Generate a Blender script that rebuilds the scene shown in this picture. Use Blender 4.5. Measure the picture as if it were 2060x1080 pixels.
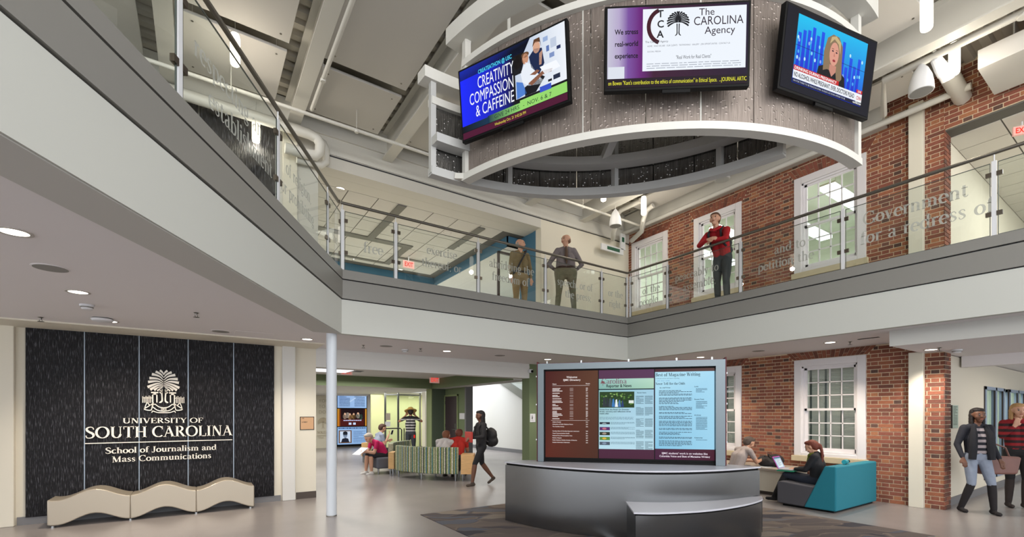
import bpy, bmesh, math, random
import numpy as np
from mathutils import Vector, Matrix
random.seed(7)
for o in list(bpy.data.objects): bpy.data.objects.remove(o)
SC = bpy.context.scene
COL = SC.collection
R = math.radians
# ------------------------------------------------------------------ camera, world, light, exposure
# building frame: x runs along the back gallery, y runs along the brick wall, z up; the camera stands at the origin
YAW = R(34.05)
FPX, HORIZ, CX0, EYE = 935.0, 833.0, 1030.0, 1.52
FW = Vector((math.sin(YAW), math.cos(YAW), 0)); RT = Vector((math.cos(YAW), -math.sin(YAW), 0))
cd = bpy.data.cameras.new('camera'); cam = bpy.data.objects.new('camera', cd); COL.objects.link(cam)
cam.location = (0, 0, EYE); cam.rotation_euler = (R(90), 0, -YAW)
cd.sensor_width = 36; cd.lens = FPX/2060*36; cd.shift_y = (HORIZ-540)/2060; cd.clip_start = .05; cd.clip_end = 200
SC.camera = cam
w = bpy.data.worlds.new('world'); SC.world = w; w.use_nodes = True
w.node_tree.nodes['Background'].inputs[0].default_value = (.93, .96, 1, 1)
w.node_tree.nodes['Background'].inputs[1].default_value = 2.8
SC.view_settings.view_transform = 'Standard'; SC.view_settings.look = 'None'
SC.view_settings.exposure = 0.0; SC.view_settings.gamma = 1.0; SC.view_settings.use_curve_mapping = False
SC.cycles.use_denoising = True
SC.cycles.max_bounces = 7; SC.cycles.diffuse_bounces = 4; SC.cycles.glossy_bounces = 3
SC.cycles.transparent_max_bounces = 16; SC.cycles.sample_clamp_indirect = 4
SC.cycles.caustics_reflective = False; SC.cycles.caustics_refractive = False

def lamp(kind, name, loc, power, col=(1, .96, .9), size=.1, target=None, sx=None, sy=None, spot=None, blend=.6):
    l = bpy.data.lights.new(name, kind); l.energy = power; l.color = col
    if kind == 'AREA':
        l.shape = 'RECTANGLE'; l.size = sx or size; l.size_y = sy or size
    else: l.shadow_soft_size = size
    if kind == 'SPOT': l.spot_size = R(spot or 100); l.spot_blend = blend
    o = bpy.data.objects.new(name, l); COL.objects.link(o); o.location = loc
    if target is not None:
        d = Vector(target)-Vector(loc); o.rotation_euler = d.to_track_quat('-Z', 'Y').to_euler()
    return o
# unseen area lights added to fill the atrium, above and behind the camera
lamp('AREA', 'atrium_fill', (-1.4, -3.5, 6.3), 330, (1, .97, .93), sx=5, sy=4, target=(4.5, 6, 2.4))
lamp('AREA', 'atrium_fill', (3.6, -1.6, 6.2), 90, (1, .97, .93), sx=4, sy=3, target=(6, 6, 1))
lamp('AREA', 'atrium_fill', (6.8, -4.2, 5.2), 90, (1, .97, .93), sx=3, sy=3, target=(3.5, 8, 5.5))

# ------------------------------------------------------------------ helpers
def at(px, py, z=None, Y=None):
    """a point of the place on the ray through a photo position, at height z or at depth Y"""
    if Y is None: Y = (z-EYE)*FPX/(HORIZ-py)
    return FW*Y + RT*((px-CX0)/FPX*Y) + Vector((0, 0, EYE+(HORIZ-py)/FPX*Y))
def aty(px, y):     # (x, z-scale Y) on plane y = const
    k = (px-CX0)/FPX; Y = y/(FW.y+RT.y*k); return (FW.x+RT.x*k)*Y
def atx(px, x):
    k = (px-CX0)/FPX; Y = x/(FW.x+RT.x*k); return (FW.y+RT.y*k)*Y
def zaty(px, py, y):
    k = (px-CX0)/FPX; Y = y/(FW.y+RT.y*k); return EYE+(HORIZ-py)/FPX*Y
def zatx(px, py, x):
    k = (px-CX0)/FPX; Y = x/(FW.x+RT.x*k); return EYE+(HORIZ-py)/FPX*Y

def srgb(c):
    if isinstance(c, str):
        c = [int(c[i:i+2], 16)/255 for i in (0, 2, 4)]
    return tuple(((v/12.92) if v <= .04045 else ((v+.055)/1.055)**2.4) for v in c[:3])+(1,)
MATS = {}
def mat(name, col='808080', rough=.6, metal=0, var=0, vscale=8, bump=0, bscale=60, emit=0, stretch=None, alpha=None, spec=None, rand=0, coat=0):
    if name in MATS: return MATS[name]
    m = bpy.data.materials.new(name); m.use_nodes = True; nt = m.node_tree; n = nt.nodes; L = nt.links
    b = n['Principled BSDF']; c = srgb(col)
    b.inputs['Base Color'].default_value = c; b.inputs['Roughness'].default_value = rough; b.inputs['Metallic'].default_value = metal
    if spec is not None: b.inputs['Specular IOR Level'].default_value = spec
    if coat: b.inputs['Coat Weight'].default_value = coat
    tc = n.new('ShaderNodeTexCoord'); mp = n.new('ShaderNodeMapping'); L.new(tc.outputs['Object'], mp.inputs[0])
    if stretch: mp.inputs['Scale'].default_value = stretch
    if var or rand:
        mix = n.new('ShaderNodeMix'); mix.data_type = 'RGBA'; mix.blend_type = 'MULTIPLY'; mix.inputs[0].default_value = 1
        mix.inputs[6].default_value = c
        rp = n.new('ShaderNodeMapRange')
        if var:
            no = n.new('ShaderNodeTexNoise'); no.inputs['Scale'].default_value = vscale; no.inputs['Detail'].default_value = 4
            L.new(mp.outputs[0], no.inputs[0]); L.new(no.outputs[0], rp.inputs[0])
            rp.inputs[1].default_value = .3; rp.inputs[2].default_value = .7
            rp.inputs[3].default_value = 1-var; rp.inputs[4].default_value = 1+var*.6
        else:
            oi = n.new('ShaderNodeObjectInfo'); L.new(oi.outputs['Random'], rp.inputs[0])
            rp.inputs[3].default_value = 1-rand; rp.inputs[4].default_value = 1+rand
        L.new(rp.outputs[0], mix.inputs[7]); L.new(mix.outputs[2], b.inputs['Base Color'])
    if bump:
        no = n.new('ShaderNodeTexNoise'); no.inputs['Scale'].default_value = bscale; no.inputs['Detail'].default_value = 3
        bp = n.new('ShaderNodeBump'); bp.inputs['Strength'].default_value = bump; bp.inputs['Distance'].default_value = .01
        L.new(mp.outputs[0], no.inputs[0]); L.new(no.outputs[0], bp.inputs['Height']); L.new(bp.outputs[0], b.inputs['Normal'])
    if emit:
        b.inputs['Emission Color'].default_value = c; b.inputs['Emission Strength'].default_value = emit
    MATS[name] = m; return m
def glassmat(name, tint=(.93, .97, .95), gloss=.08, rough=0.0, fres=1.45):
    m = bpy.data.materials.new(name); m.use_nodes = True; nt = m.node_tree; n = nt.nodes; L = nt.links
    n.remove(n['Principled BSDF']); out = n['Material Output']
    t = n.new('ShaderNodeBsdfTransparent'); t.inputs[0].default_value = (*tint, 1)
    g = n.new('ShaderNodeBsdfGlossy'); g.inputs['Roughness'].default_value = rough
    mx = n.new('ShaderNodeMixShader'); fr = n.new('ShaderNodeFresnel'); fr.inputs[0].default_value = fres
    ml = n.new('ShaderNodeMath'); ml.operation = 'MULTIPLY_ADD'; ml.inputs[1].default_value = .8; ml.inputs[2].default_value = gloss-.03
    L.new(fr.outputs[0], ml.inputs[0])
    gm = n.new('ShaderNodeNewGeometry'); iv = n.new('ShaderNodeMath'); iv.operation = 'SUBTRACT'; iv.inputs[0].default_value = 1; L.new(gm.outputs['Backfacing'], iv.inputs[1])
    mm_ = n.new('ShaderNodeMath'); mm_.operation = 'MULTIPLY'; L.new(ml.outputs[0], mm_.inputs[0]); L.new(iv.outputs[0], mm_.inputs[1]); L.new(mm_.outputs[0], mx.inputs[0]); L.new(t.outputs[0], mx.inputs[1]); L.new(g.outputs[0], mx.inputs[2])
    L.new(mx.outputs[0], out.inputs[0]); MATS[name] = m; return m
def attrmat(name, emit=1.0, rough=.5):
    m = bpy.data.materials.new(name); m.use_nodes = True; nt = m.node_tree; n = nt.nodes; L = nt.links
    b = n['Principled BSDF']; a = n.new('ShaderNodeVertexColor'); a.layer_name = 'Col'
    b.inputs['Roughness'].default_value = rough
    if emit:
        b.inputs['Base Color'].default_value = (.01, .01, .01, 1); b.inputs['Roughness'].default_value = .4; b.inputs['Specular IOR Level'].default_value = .04
        L.new(a.outputs[0], b.inputs['Emission Color']); b.inputs['Emission Strength'].default_value = emit
    else: L.new(a.outputs[0], b.inputs['Base Color'])
    MATS[name] = m; return m
SCREEN = attrmat('screen_light', 1.0); PRINT = attrmat('flat_print', 0)

class MB:
    def __init__(s): s.v = []; s.f = []; s.m = []; s.cm = 0
    def mi(s, i): s.cm = i; return s
    def add(s, vs, fs):
        o = len(s.v); s.v += [tuple(p) for p in vs]
        for f in fs: s.f.append(tuple(o+i for i in f)); s.m.append(s.cm)
        return s
    def box(s, x0, y0, z0, x1, y1, z1):
        x0, x1 = sorted((x0, x1)); y0, y1 = sorted((y0, y1)); z0, z1 = sorted((z0, z1))
        return s.add([(x0, y0, z0), (x1, y0, z0), (x1, y1, z0), (x0, y1, z0), (x0, y0, z1), (x1, y0, z1), (x1, y1, z1), (x0, y1, z1)],
                     [(3, 2, 1, 0), (4, 5, 6, 7), (0, 1, 5, 4), (1, 2, 6, 5), (2, 3, 7, 6), (3, 0, 4, 7)])
    def obox(s, c, ex, ey, ez):   # centre and three half-extent vectors
        c, ex, ey, ez = map(Vector, (c, ex, ey, ez))
        P = [c-ex-ey-ez, c+ex-ey-ez, c+ex+ey-ez, c-ex+ey-ez, c-ex-ey+ez, c+ex-ey+ez, c+ex+ey+ez, c-ex+ey+ez]
        return s.add(P, [(3, 2, 1, 0), (4, 5, 6, 7), (0, 1, 5, 4), (1, 2, 6, 5), (2, 3, 7, 6), (3, 0, 4, 7)])
    def bar(s, a, b, w, h, up=(0, 0, 1)):
        a, b = Vector(a), Vector(b); d = (b-a); l = d.length; d.normalize(); up = Vector(up)
        sd = d.cross(up)
        if sd.length < 1e-4: sd = d.cross(Vector((1, 0, 0)))
        sd.normalize(); u2 = sd.cross(d)
        return s.obox((a+b)/2, d*l/2, sd*w/2, u2*h/2)
    def prism(s, poly, z0, z1):
        n = len(poly); ar = sum(poly[i][0]*poly[(i+1) % n][1]-poly[(i+1) % n][0]*poly[i][1] for i in range(n))
        if ar < 0: poly = poly[::-1]
        vs = [(x, y, z0) for x, y in poly]+[(x, y, z1) for x, y in poly]
        fs = [tuple(range(n-1, -1, -1)), tuple(range(n, 2*n))]+[(i, (i+1) % n, n+(i+1) % n, n+i) for i in range(n)]
        return s.add(vs, fs)
    def ext(s, pts, d):           # polygon of 3-D points pushed along d
        n = len(pts); d = Vector(d); P = [Vector(p) for p in pts]
        return s.add(P+[p+d for p in P], [tuple(range(n-1, -1, -1)), tuple(range(n, 2*n))]+[(i, (i+1) % n, n+(i+1) % n, n+i) for i in range(n)])
    def quad(s, *p): return s.add(p, [tuple(range(len(p)))])
    def tube(s, path, r, n=10, cap=True):
        P = [Vector(p) for p in path]; rr = r if isinstance(r, (list, tuple)) else [r]*len(P)
        o = len(s.v); ref = None; rings = []
        for i, p in enumerate(P):
            d = (P[min(i+1, len(P)-1)]-P[max(i-1, 0)]).normalized()
            if ref is None: ref = d.orthogonal().normalized()
            ref = (ref-d*ref.dot(d)).normalized(); b = d.cross(ref)
            rings.append([p+(ref*math.cos(2*math.pi*k/n)+b*math.sin(2*math.pi*k/n))*rr[i] for k in range(n)])
        vs = [q for g in rings for q in g]; fs = []
        for i in range(len(P)-1):
            for k in range(n): fs.append((i*n+k, i*n+(k+1) % n, (i+1)*n+(k+1) % n, (i+1)*n+k))
        if cap: fs += [tuple(range(n-1, -1, -1)), tuple(range((len(P)-1)*n, len(P)*n))]
        return s.add(vs, fs)
    def lathe(s, c, prof, n=20, cap=True):  # prof: (radius, z)
        c = Vector(c); vs = []; fs = []
        for r, z in prof: vs += [c+Vector((r*math.cos(2*math.pi*k/n), r*math.sin(2*math.pi*k/n), z)) for k in range(n)]
        for i in range(len(prof)-1):
            for k in range(n): fs.append((i*n+k, i*n+(k+1) % n, (i+1)*n+(k+1) % n, (i+1)*n+k))
        if cap: fs += [tuple(range(n-1, -1, -1)), tuple(range((len(prof)-1)*n, len(prof)*n))]
        return s.add(vs, fs)
    def arc(s, c, r0, r1, z0, z1, a0, a1, n=40):   # curved bar with a rectangular section
        vs = []; fs = []
        for i in range(n+1):
            a = R(a0+(a1-a0)*i/n); ca, sa = math.cos(a), math.sin(a)
            for r, z in ((r0, z0), (r1, z0), (r1, z1), (r0, z1)): vs.append((c[0]+r*ca, c[1]+r*sa, z))
        for i in range(n):
            for k in range(4): fs.append((i*4+k, i*4+(k+1) % 4, i*4+4+(k+1) % 4, i*4+4+k))
        fs += [(3, 2, 1, 0), tuple(n*4+k for k in range(4))]
        return s.add(vs, fs)
    def build(s, name, mats, parent=None, smooth=False, bevel=0, kind=None, fixn=True):
        me = bpy.data.meshes.new(name); me.from_pydata(s.v, [], s.f)
        mats = mats if isinstance(mats, (list, tuple)) else [mats]
        for m in mats: me.materials.append(MATS[m] if isinstance(m, str) else m)
        if len(mats) > 1: me.polygons.foreach_set('material_index', s.m)
        if fixn:
            bm = bmesh.new(); bm.from_mesh(me); bmesh.ops.recalc_face_normals(bm, faces=bm.faces); bm.to_mesh(me); bm.free()
        if smooth: me.polygons.foreach_set('use_smooth', [True]*len(me.polygons)); me.set_sharp_from_angle(angle=R(40))
        o = bpy.data.objects.new(name, me); COL.objects.link(o)
        if parent is not None:
            o.parent = parent; o.matrix_parent_inverse = pinv(parent)
        if bevel:
            b = o.modifiers.new('bevel', 'BEVEL'); b.width = bevel; b.segments = 2; b.limit_method = 'ANGLE'
        if kind: o['kind'] = kind
        return o
def pinv(p):
    m = p.matrix_basis.copy(); q = p
    while q.parent is not None:
        m = q.parent.matrix_basis @ q.matrix_parent_inverse @ m; q = q.parent
    return m.inverted()
def tag(o, label, cat, group=None):
    o['label'] = label; o['category'] = cat
    if group: o['group'] = group
    return o
def thing(name, label, cat, loc=(0, 0, 0), rotz=0, group=None):
    o = bpy.data.objects.new(name, None); o.empty_display_size = .1; COL.objects.link(o); o.location = loc; o.rotation_euler = (0, 0, rotz)
    return tag(o, label, cat, group)
def struct(name, mb, m, **k):
    o = mb.build(name, m, **k); o['kind'] = 'structure'; return o
def sempty(name, loc=(0, 0, 0)):
    o = bpy.data.objects.new(name, None); o.empty_display_size = .1; COL.objects.link(o); o.location = loc; o['kind'] = 'structure'; return o
def loc2(o, M):   # build in local coordinates, then place under matrix M
    o.matrix_basis = M; return o

# ------------------------------------------------------------------ a serif alphabet drawn with strokes
T_, t_ = .15, .055
def cr(pts, n=8):
    out = []; P = [pts[0]]+list(pts)+[pts[-1]]
    for i in range(1, len(P)-2):
        for k in range(n):
            t = k/n; out.append(tuple(.5*((2*P[i][j])+(-P[i-1][j]+P[i+1][j])*t+(2*P[i-1][j]-5*P[i][j]+4*P[i+1][j]-P[i+2][j])*t*t+(-P[i-1][j]+3*P[i][j]-3*P[i+1][j]+P[i+2][j])*t**3) for j in range(3)))
    out.append(tuple(pts[-1])); return out
def ribbon(pts):      # (x, y, width) -> quads
    q = []; L = []; n = len(pts)
    for i, (x, y, w_) in enumerate(pts):
        a = pts[max(i-1, 0)]; b = pts[min(i+1, n-1)]; dx, dy = b[0]-a[0], b[1]-a[1]; l = math.hypot(dx, dy) or 1
        L.append(((x-dy/l*w_/2, y+dx/l*w_/2), (x+dy/l*w_/2, y-dx/l*w_/2)))
    for i in range(n-1): q.append([L[i][0], L[i][1], L[i+1][1], L[i+1][0]])
    return q
def E(cx, cy, rx, ry, a0, a1, w=None, n=18):
    p = []
    for i in range(n+1):
        a = R(a0+(a1-a0)*i/n); tx, ty = -rx*math.sin(a), ry*math.cos(a); l = math.hypot(tx, ty)
        ww = w if w else t_+(T_-t_)*abs(ty/l)**1.3
        p.append((cx+rx*math.cos(a), cy+ry*math.sin(a), ww))
    return ribbon(p)
def Ln(x0, y0, x1, y1, w=T_):
    if abs(y1-y0) < 1e-6: return [[(x0, y0-w/2), (x1, y0-w/2), (x1, y0+w/2), (x0, y0+w/2)]]
    h = w/2*math.hypot(x1-x0, y1-y0)/abs(y1-y0)
    return [[(x0-h, y0), (x0+h, y0), (x1+h, y1), (x1-h, y1)]]
def Sf(x, y, l=.13): return Ln(x-l, y+(.022 if y < .3 else -.022), x+l, y+(.022 if y < .3 else -.022), .044)
def Cv(*p): return ribbon(cr(list(p)))
def St(x, h=1.0, b=0, s=.13): return Ln(x, b, x, h)+Sf(x, h, s)+Sf(x, b, s)
XH = .66
def Bw(cx, rx=.21): return E(cx, XH/2, rx, XH/2-.03, 0, 360)
def St1(x, h=XH, b=0):   # lowercase stem: flag serif at the top left
    return Ln(x, b, x, h)+Sf(x, b, .12)+[[(x-.15, h-.07), (x, h-.09), (x, h), (x-.02, h)]]
def arch(x, w_=.3): return Cv((x, .44, t_), (x+.1, .6, .07), (x+w_*.62, XH-.05, .08), (x+w_, .5, .13), (x+w_, .3, T_))+Ln(x+w_, 0, x+w_, .34)+Sf(x+w_, 0, .12)
GL = {
 'A': (.76, Ln(.09, 0, .37, 1, t_)+Ln(.34, 1, .64, 0)+Ln(.2, .34, .54, .34, t_)+Sf(.09, 0, .1)+Sf(.64, 0)),
 'B': (.66, St(.18)+E(.3, .755, .22, .22, -90, 90)+E(.3, .27, .27, .245, -90, 90)+Ln(.1, .975, .32, .975, t_)+Ln(.18, .52, .32, .52, t_)+Ln(.1, .025, .32, .025, t_)),
 'C': (.78, E(.45, .5, .36, .475, 48, 312)+Ln(.7, .98, .7, .7, t_)),
 'D': (.8, St(.18)+E(.3, .5, .4, .475, -90, 90)+Ln(.1, .975, .32, .975, t_)+Ln(.1, .025, .32, .025, t_)),
 'E': (.66, St(.18)+Ln(.1, .975, .58, .975, t_)+Ln(.18, .52, .46, .52, t_)+Ln(.1, .025, .6, .025, t_)+Ln(.58, .76, .58, 1, t_)+Ln(.6, 0, .62, .26, t_)+Ln(.46, .42, .46, .62, t_)),
 'F': (.62, St(.18)+Ln(.1, .975, .58, .975, t_)+Ln(.18, .5, .44, .5, t_)+Ln(.58, .74, .58, 1, t_)+Ln(.44, .4, .44, .6, t_)),
 'G': (.82, E(.45, .5, .36, .475, 48, 320)+Ln(.7, .98, .7, .7, t_)+Ln(.72, .05, .72, .42)+Sf(.72, .42, .13)),
 'H': (.84, St(.18)+St(.66)+Ln(.18, .51, .66, .51, t_)),
 'I': (.36, St(.18)),
 'J': (.46, Ln(.28, .2, .28, 1)+Sf(.28, 1)+Cv((.28, .25, T_), (.24, .04, .1), (.1, -.02, t_), (.02, .08, .1))),
 'L': (.62, St(.18)+Ln(.1, .025, .56, .025, t_)+Ln(.56, 0, .58, .28, t_)),
 'M': (.98, Ln(.16, 0, .16, 1, t_)+Ln(.18, 1, .48, .02)+Ln(.48, .02, .78, 1, t_)+Ln(.8, 0, .8, 1)+Sf(.16, 0, .1)+Sf(.8, 0)+Sf(.14, 1, .1)+Sf(.82, 1, .1)),
 'N': (.84, Ln(.16, 0, .16, 1, t_)+Ln(.18, 1, .68, 0)+Ln(.68, 0, .68, 1, t_)+Sf(.16, 0, .1)+Sf(.68, 1, .1)+Sf(.14, 1, .1)),
 'O': (.88, E(.44, .5, .36, .475, 0, 360, n=30)),
 'R': (.76, St(.18)+E(.3, .745, .24, .23, -90, 90)+Ln(.1, .975, .32, .975, t_)+Ln(.18, .51, .34, .51, t_)+Ln(.36, .5, .66, 0)+Sf(.7, 0, .1)),
 'S': (.62, Cv((.53, .76, t_), (.47, .93, t_), (.31, .97, .07), (.14, .86, .12), (.15, .68, .14), (.3, .54, .16), (.46, .42, .16), (.53, .26, .14), (.46, .09, .1), (.29, .03, .07), (.13, .07, t_), (.08, .25, t_))),
 'T': (.72, St(.36)+Ln(.05, .975, .67, .975, t_)+Ln(.06, .75, .05, 1, t_)+Ln(.66, .75, .67, 1, t_)),
 'U': (.82, Ln(.18, .3, .18, 1)+Sf(.18, 1)+Ln(.66, .3, .66, 1, t_)+Sf(.66, 1, .1)+E(.42, .32, .24, .295, 180, 360)),
 'V': (.78, Ln(.14, 1, .41, 0)+Ln(.43, 0, .66, 1, t_)+Sf(.14, 1)+Sf(.66, 1, .1)),
 'W': (1.1, Ln(.14, 1, .36, 0)+Ln(.38, 0, .56, .95, t_)+Ln(.52, 1, .76, 0)+Ln(.78, 0, .98, 1, t_)+Sf(.14, 1)+Sf(.98, 1, .1)),
 'Y': (.76, Ln(.12, 1, .38, .46)+Ln(.38, .46, .64, 1, t_)+Ln(.38, 0, .38, .48)+Sf(.12, 1)+Sf(.64, 1, .1)+Sf(.38, 0)),
 'a': (.54, Cv((.1, .5, .12), (.14, .6, .08), (.26, .64, t_), (.38, .56, .12), (.39, .4, T_))+Ln(.39, .05, .39, .45)+Cv((.38, .38, t_), (.2, .32, .08), (.1, .18, .13), (.18, .04, .08), (.3, .06, t_), (.38, .14, t_))+Cv((.39, .08, .1), (.46, .02, .06), (.52, .07, t_))),
 'b': (.6, St1(.15, 1)+E(.32, .33, .2, .3, -150, 150)),
 'c': (.5, E(.29, .33, .2, .3, 50, 315)),
 'd': (.6, E(.28, .33, .2, .3, 30, 330)+St1(.46, 1)),
 'e': (.52, E(.28, .33, .2, .3, 0, 310)+Ln(.12, .36, .48, .36, t_)),
 'f': (.38, Ln(.17, 0, .17, .8)+Sf(.17, 0)+Cv((.17, .78, T_), (.21, .93, .1), (.33, .98, t_), (.4, .9, .1))+Ln(.04, .63, .34, .63, t_)),
 'g': (.54, E(.25, .42, .16, .21, 0, 360)+Cv((.16, .2, t_), (.1, .1, .08), (.2, .03, .11), (.4, -.02, .13), (.44, -.13, .09), (.3, -.24, t_), (.12, -.2, .08), (.08, -.1, t_), (.2, .02, t_))+Ln(.36, .6, .5, .62, t_)),
 'h': (.62, St1(.15, 1)+arch(.15, .31)),
 'i': (.3, St1(.15)+E(.15, .88, .045, .045, 0, 360, .09, 8)),
 'j': (.3, Ln(.15, -.1, .15, XH)+E(.15, .88, .045, .045, 0, 360, .09, 8)),
 'k': (.6, St1(.15, 1)+Ln(.2, .28, .46, .62, t_)+Ln(.26, .36, .5, 0)),
 'l': (.3, St1(.15, 1)),
 'm': (.92, St1(.15)+arch(.15, .3)+arch(.45, .3)),
 'n': (.62, St1(.15)+arch(.15, .31)),
 'o': (.56, Bw(.28)),
 'p': (.6, Ln(.15, -.28, .15, XH)+Sf(.15, -.28)+E(.32, .33, .2, .3, -150, 150)),
 'q': (.6, E(.28, .33, .2, .3, 30, 330)+Ln(.46, -.28, .46, XH)+Sf(.46, -.28)),
 'r': (.42, St1(.15)+Cv((.17, .42, t_), (.24, .57, .07), (.33, .62, .1), (.4, .56, .11))),
 's': (.44, Cv((.36, .5, t_), (.31, .61, t_), (.2, .635, .06), (.1, .54, .1), (.17, .39, .12), (.3, .28, .12), (.35, .15, .1), (.25, .035, .06), (.13, .04, t_), (.07, .17, t_))),
 't': (.38, Ln(.16, .15, .16, .8)+Ln(.03, .63, .33, .63, t_)+Cv((.16, .18, T_), (.2, .05, .09), (.28, .03, t_), (.35, .1, t_))),
 'u': (.62, Ln(.15, .2, .15, XH)+Cv((.15, .22, T_), (.2, .06, .1), (.3, .04, .07), (.44, .18, t_))+St1(.46)),
 'v': (.54, Ln(.1, XH, .28, 0)+Ln(.29, 0, .44, XH, t_)+Sf(.1, XH, .1)+Sf(.44, XH, .08)),
 'w': (.8, Ln(.1, XH, .26, 0)+Ln(.27, 0, .4, XH-.02, t_)+Ln(.38, XH, .54, 0)+Ln(.55, 0, .7, XH, t_)+Sf(.1, XH, .1)+Sf(.7, XH, .08)),
 'x': (.54, Ln(.08, XH, .44, 0)+Ln(.1, 0, .42, XH, t_)),
 'y': (.54, Ln(.1, XH, .29, .02)+Cv((.44, XH, t_), (.28, 0, t_), (.18, -.22, .07), (.07, -.24, .1))+Sf(.1, XH, .1)+Sf(.44, XH, .08)),
 'z': (.5, Ln(.06, XH-.03, .44, XH-.03, t_)+Ln(.08, .03, .4, XH-.03, .1)+Ln(.06, .03, .46, .03, t_)),
 '1': (.4, St(.2)+Ln(.08, .84, .2, .96, t_)), '8': (.56, E(.28, .75, .17, .21, 0, 360)+E(.28, .28, .2, .25, 0, 360)), '0': (.6, E(.3, .5, .22, .46, 0, 360)),
 ',': (.22, Cv((.12, .07, .13), (.13, -.02, .08), (.07, -.12, .03))), '.': (.22, E(.1, .06, .035, .035, 0, 360, .07, 8)),
 ';': (.22, E(.12, .5, .035, .035, 0, 360, .07, 8)+Cv((.12, .07, .13), (.13, -.02, .08), (.07, -.12, .03))),
 '"': (.3, Ln(.09, .72, .09, 1, .07)+Ln(.21, .72, .21, 1, .07)), ' ': (.3, []),
}
def serif(txt, h, track=0.0, weight=1.0):
    """-> quads in 2-D, total width; the cap height is h"""
    x = 0; out = []
    for ch in txt:
        adv, qs = GL.get(ch, GL[' '])
        for q in qs: out.append([((x+px)*h, py*h) for px, py in q])
        x += adv+track
    return out, x*h
_fc = {}
def sans(txt, h, bold=False):
    key = (txt, bold)
    if key not in _fc:
        c = bpy.data.curves.new('t', 'FONT'); c.body = txt; c.size = 1; c.resolution_u = 3
        if bold: c.offset = .02
        o = bpy.data.objects.new('t', c); me = bpy.data.meshes.new_from_object(o)
        V = [(v.co.x, v.co.y) for v in me.vertices]; F = [[V[i] for i in p.vertices] for p in me.polygons]
        wd = max([p[0] for p in V] or [0]); _fc[key] = (F, wd); bpy.data.objects.remove(o); bpy.data.curves.remove(c); bpy.data.meshes.remove(me)
    F, wd = _fc[key]; s = h/.69
    return [[(x*s, y*s) for x, y in f] for f in F], wd*s

class Flat:
    """flat picture or print: coloured polygons on one plane, each layer a hair in front of the last"""
    def __init__(s, M, step=.0006): s.M = M; s.P = []; s.step = step; s.lay = 0
    def poly(s, col, pts, lay=None):
        cols = [srgb(c) for c in col] if isinstance(col, (list, tuple)) and isinstance(col[0], str) else [srgb(col)]*len(pts)
        cols = (cols+[cols[-1]]*len(pts))[:len(pts)]; s.P.append((pts, cols, s.lay if lay is None else lay)); return s
    def rect(s, col, x0, y0, x1, y1, lay=None): return s.poly(col, [(x0, y0), (x1, y0), (x1, y1), (x0, y1)], lay)
    def ell(s, col, cx, cy, rx, ry, lay=None, n=20, rot=0):
        return s.poly(col, [(cx+rx*math.cos(a)*math.cos(rot)-ry*math.sin(a)*math.sin(rot), cy+rx*math.cos(a)*math.sin(rot)+ry*math.sin(a)*math.cos(rot)) for a in [2*math.pi*i/n for i in range(n)]], lay)
    def text(s, txt, x, y, h, col, font='sans', wid=None, al='l', lay=None, bold=False, track=0, shear=0):
        q, wd = serif(txt, h, track) if font == 'serif' else sans(txt, h, bold)
        k = wid/wd if wid else 1; wd *= k; x0 = x-(wd/2 if al == 'c' else wd if al == 'r' else 0)
        for p in q: s.poly(col, [(x0+a*k, y+b+shear*a*k) for a, b in p], lay)
        return s
    def lines(s, x, y, w_, h, n, col, seed=0, lay=None, th=.4):   # rows of print too small to read
        rr = random.Random(seed); st = h/n
        for i in range(n):
            a = x; yy = y-st*i
            end = x+w_*(1 if rr.random() < .8 else rr.uniform(.4, .8))
            while a < end-.002:
                l = rr.uniform(.03, .11)*w_; b = min(a+l, end); s.rect(col, a, yy-st*th, b, yy, lay); a = b+w_*.014
        return s
    def build(s, name, parent, m=None, thick=0):
        V = []; F = []; C = []
        for pts, cols, lay in s.P:
            o = len(V); d = -s.step*(lay+1)
            V += [tuple(s.M @ Vector((x, d, z))) for x, z in pts]; F.append(tuple(range(o, o+len(pts)))); C += cols
        me = bpy.data.meshes.new(name); me.from_pydata(V, [], F)
        a = me.color_attributes.new('Col', 'FLOAT_COLOR', 'CORNER'); a.data.foreach_set('color', [c for q in C for c in q])
        me.materials.append(m or SCREEN); o = bpy.data.objects.new(name, me); COL.objects.link(o)
        if parent is not None: o.parent = parent; o.matrix_parent_inverse = pinv(parent)
        return o
def plane(o, ex, tilt=0):
    """local x along ex (horizontal), local z up, local -y towards the viewer; tilt leans the top forward"""
    ex = Vector(ex).normalized(); n = Vector((ex.y, -ex.x, 0)); up = Vector((0, 0, 1))*math.cos(tilt)+n*math.sin(tilt); n2 = ex.cross(up)
    M = Matrix((ex, -n2, up)).transposed().to_4x4()
    if (M.to_3x3() @ Vector((0, -1, 0))).dot(n) < 0: M = Matrix((ex, n2, up)).transposed().to_4x4()
    M.translation = Vector(o); return M
def solidtext(name, parent, quads, M, m, depth):
    b = MB()
    for q in quads: b.ext([M @ Vector((x, 0, z)) for x, z in q], (M.to_3x3() @ Vector((0, -1, 0)))*depth)
    return b.build(name, m, parent)
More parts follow.
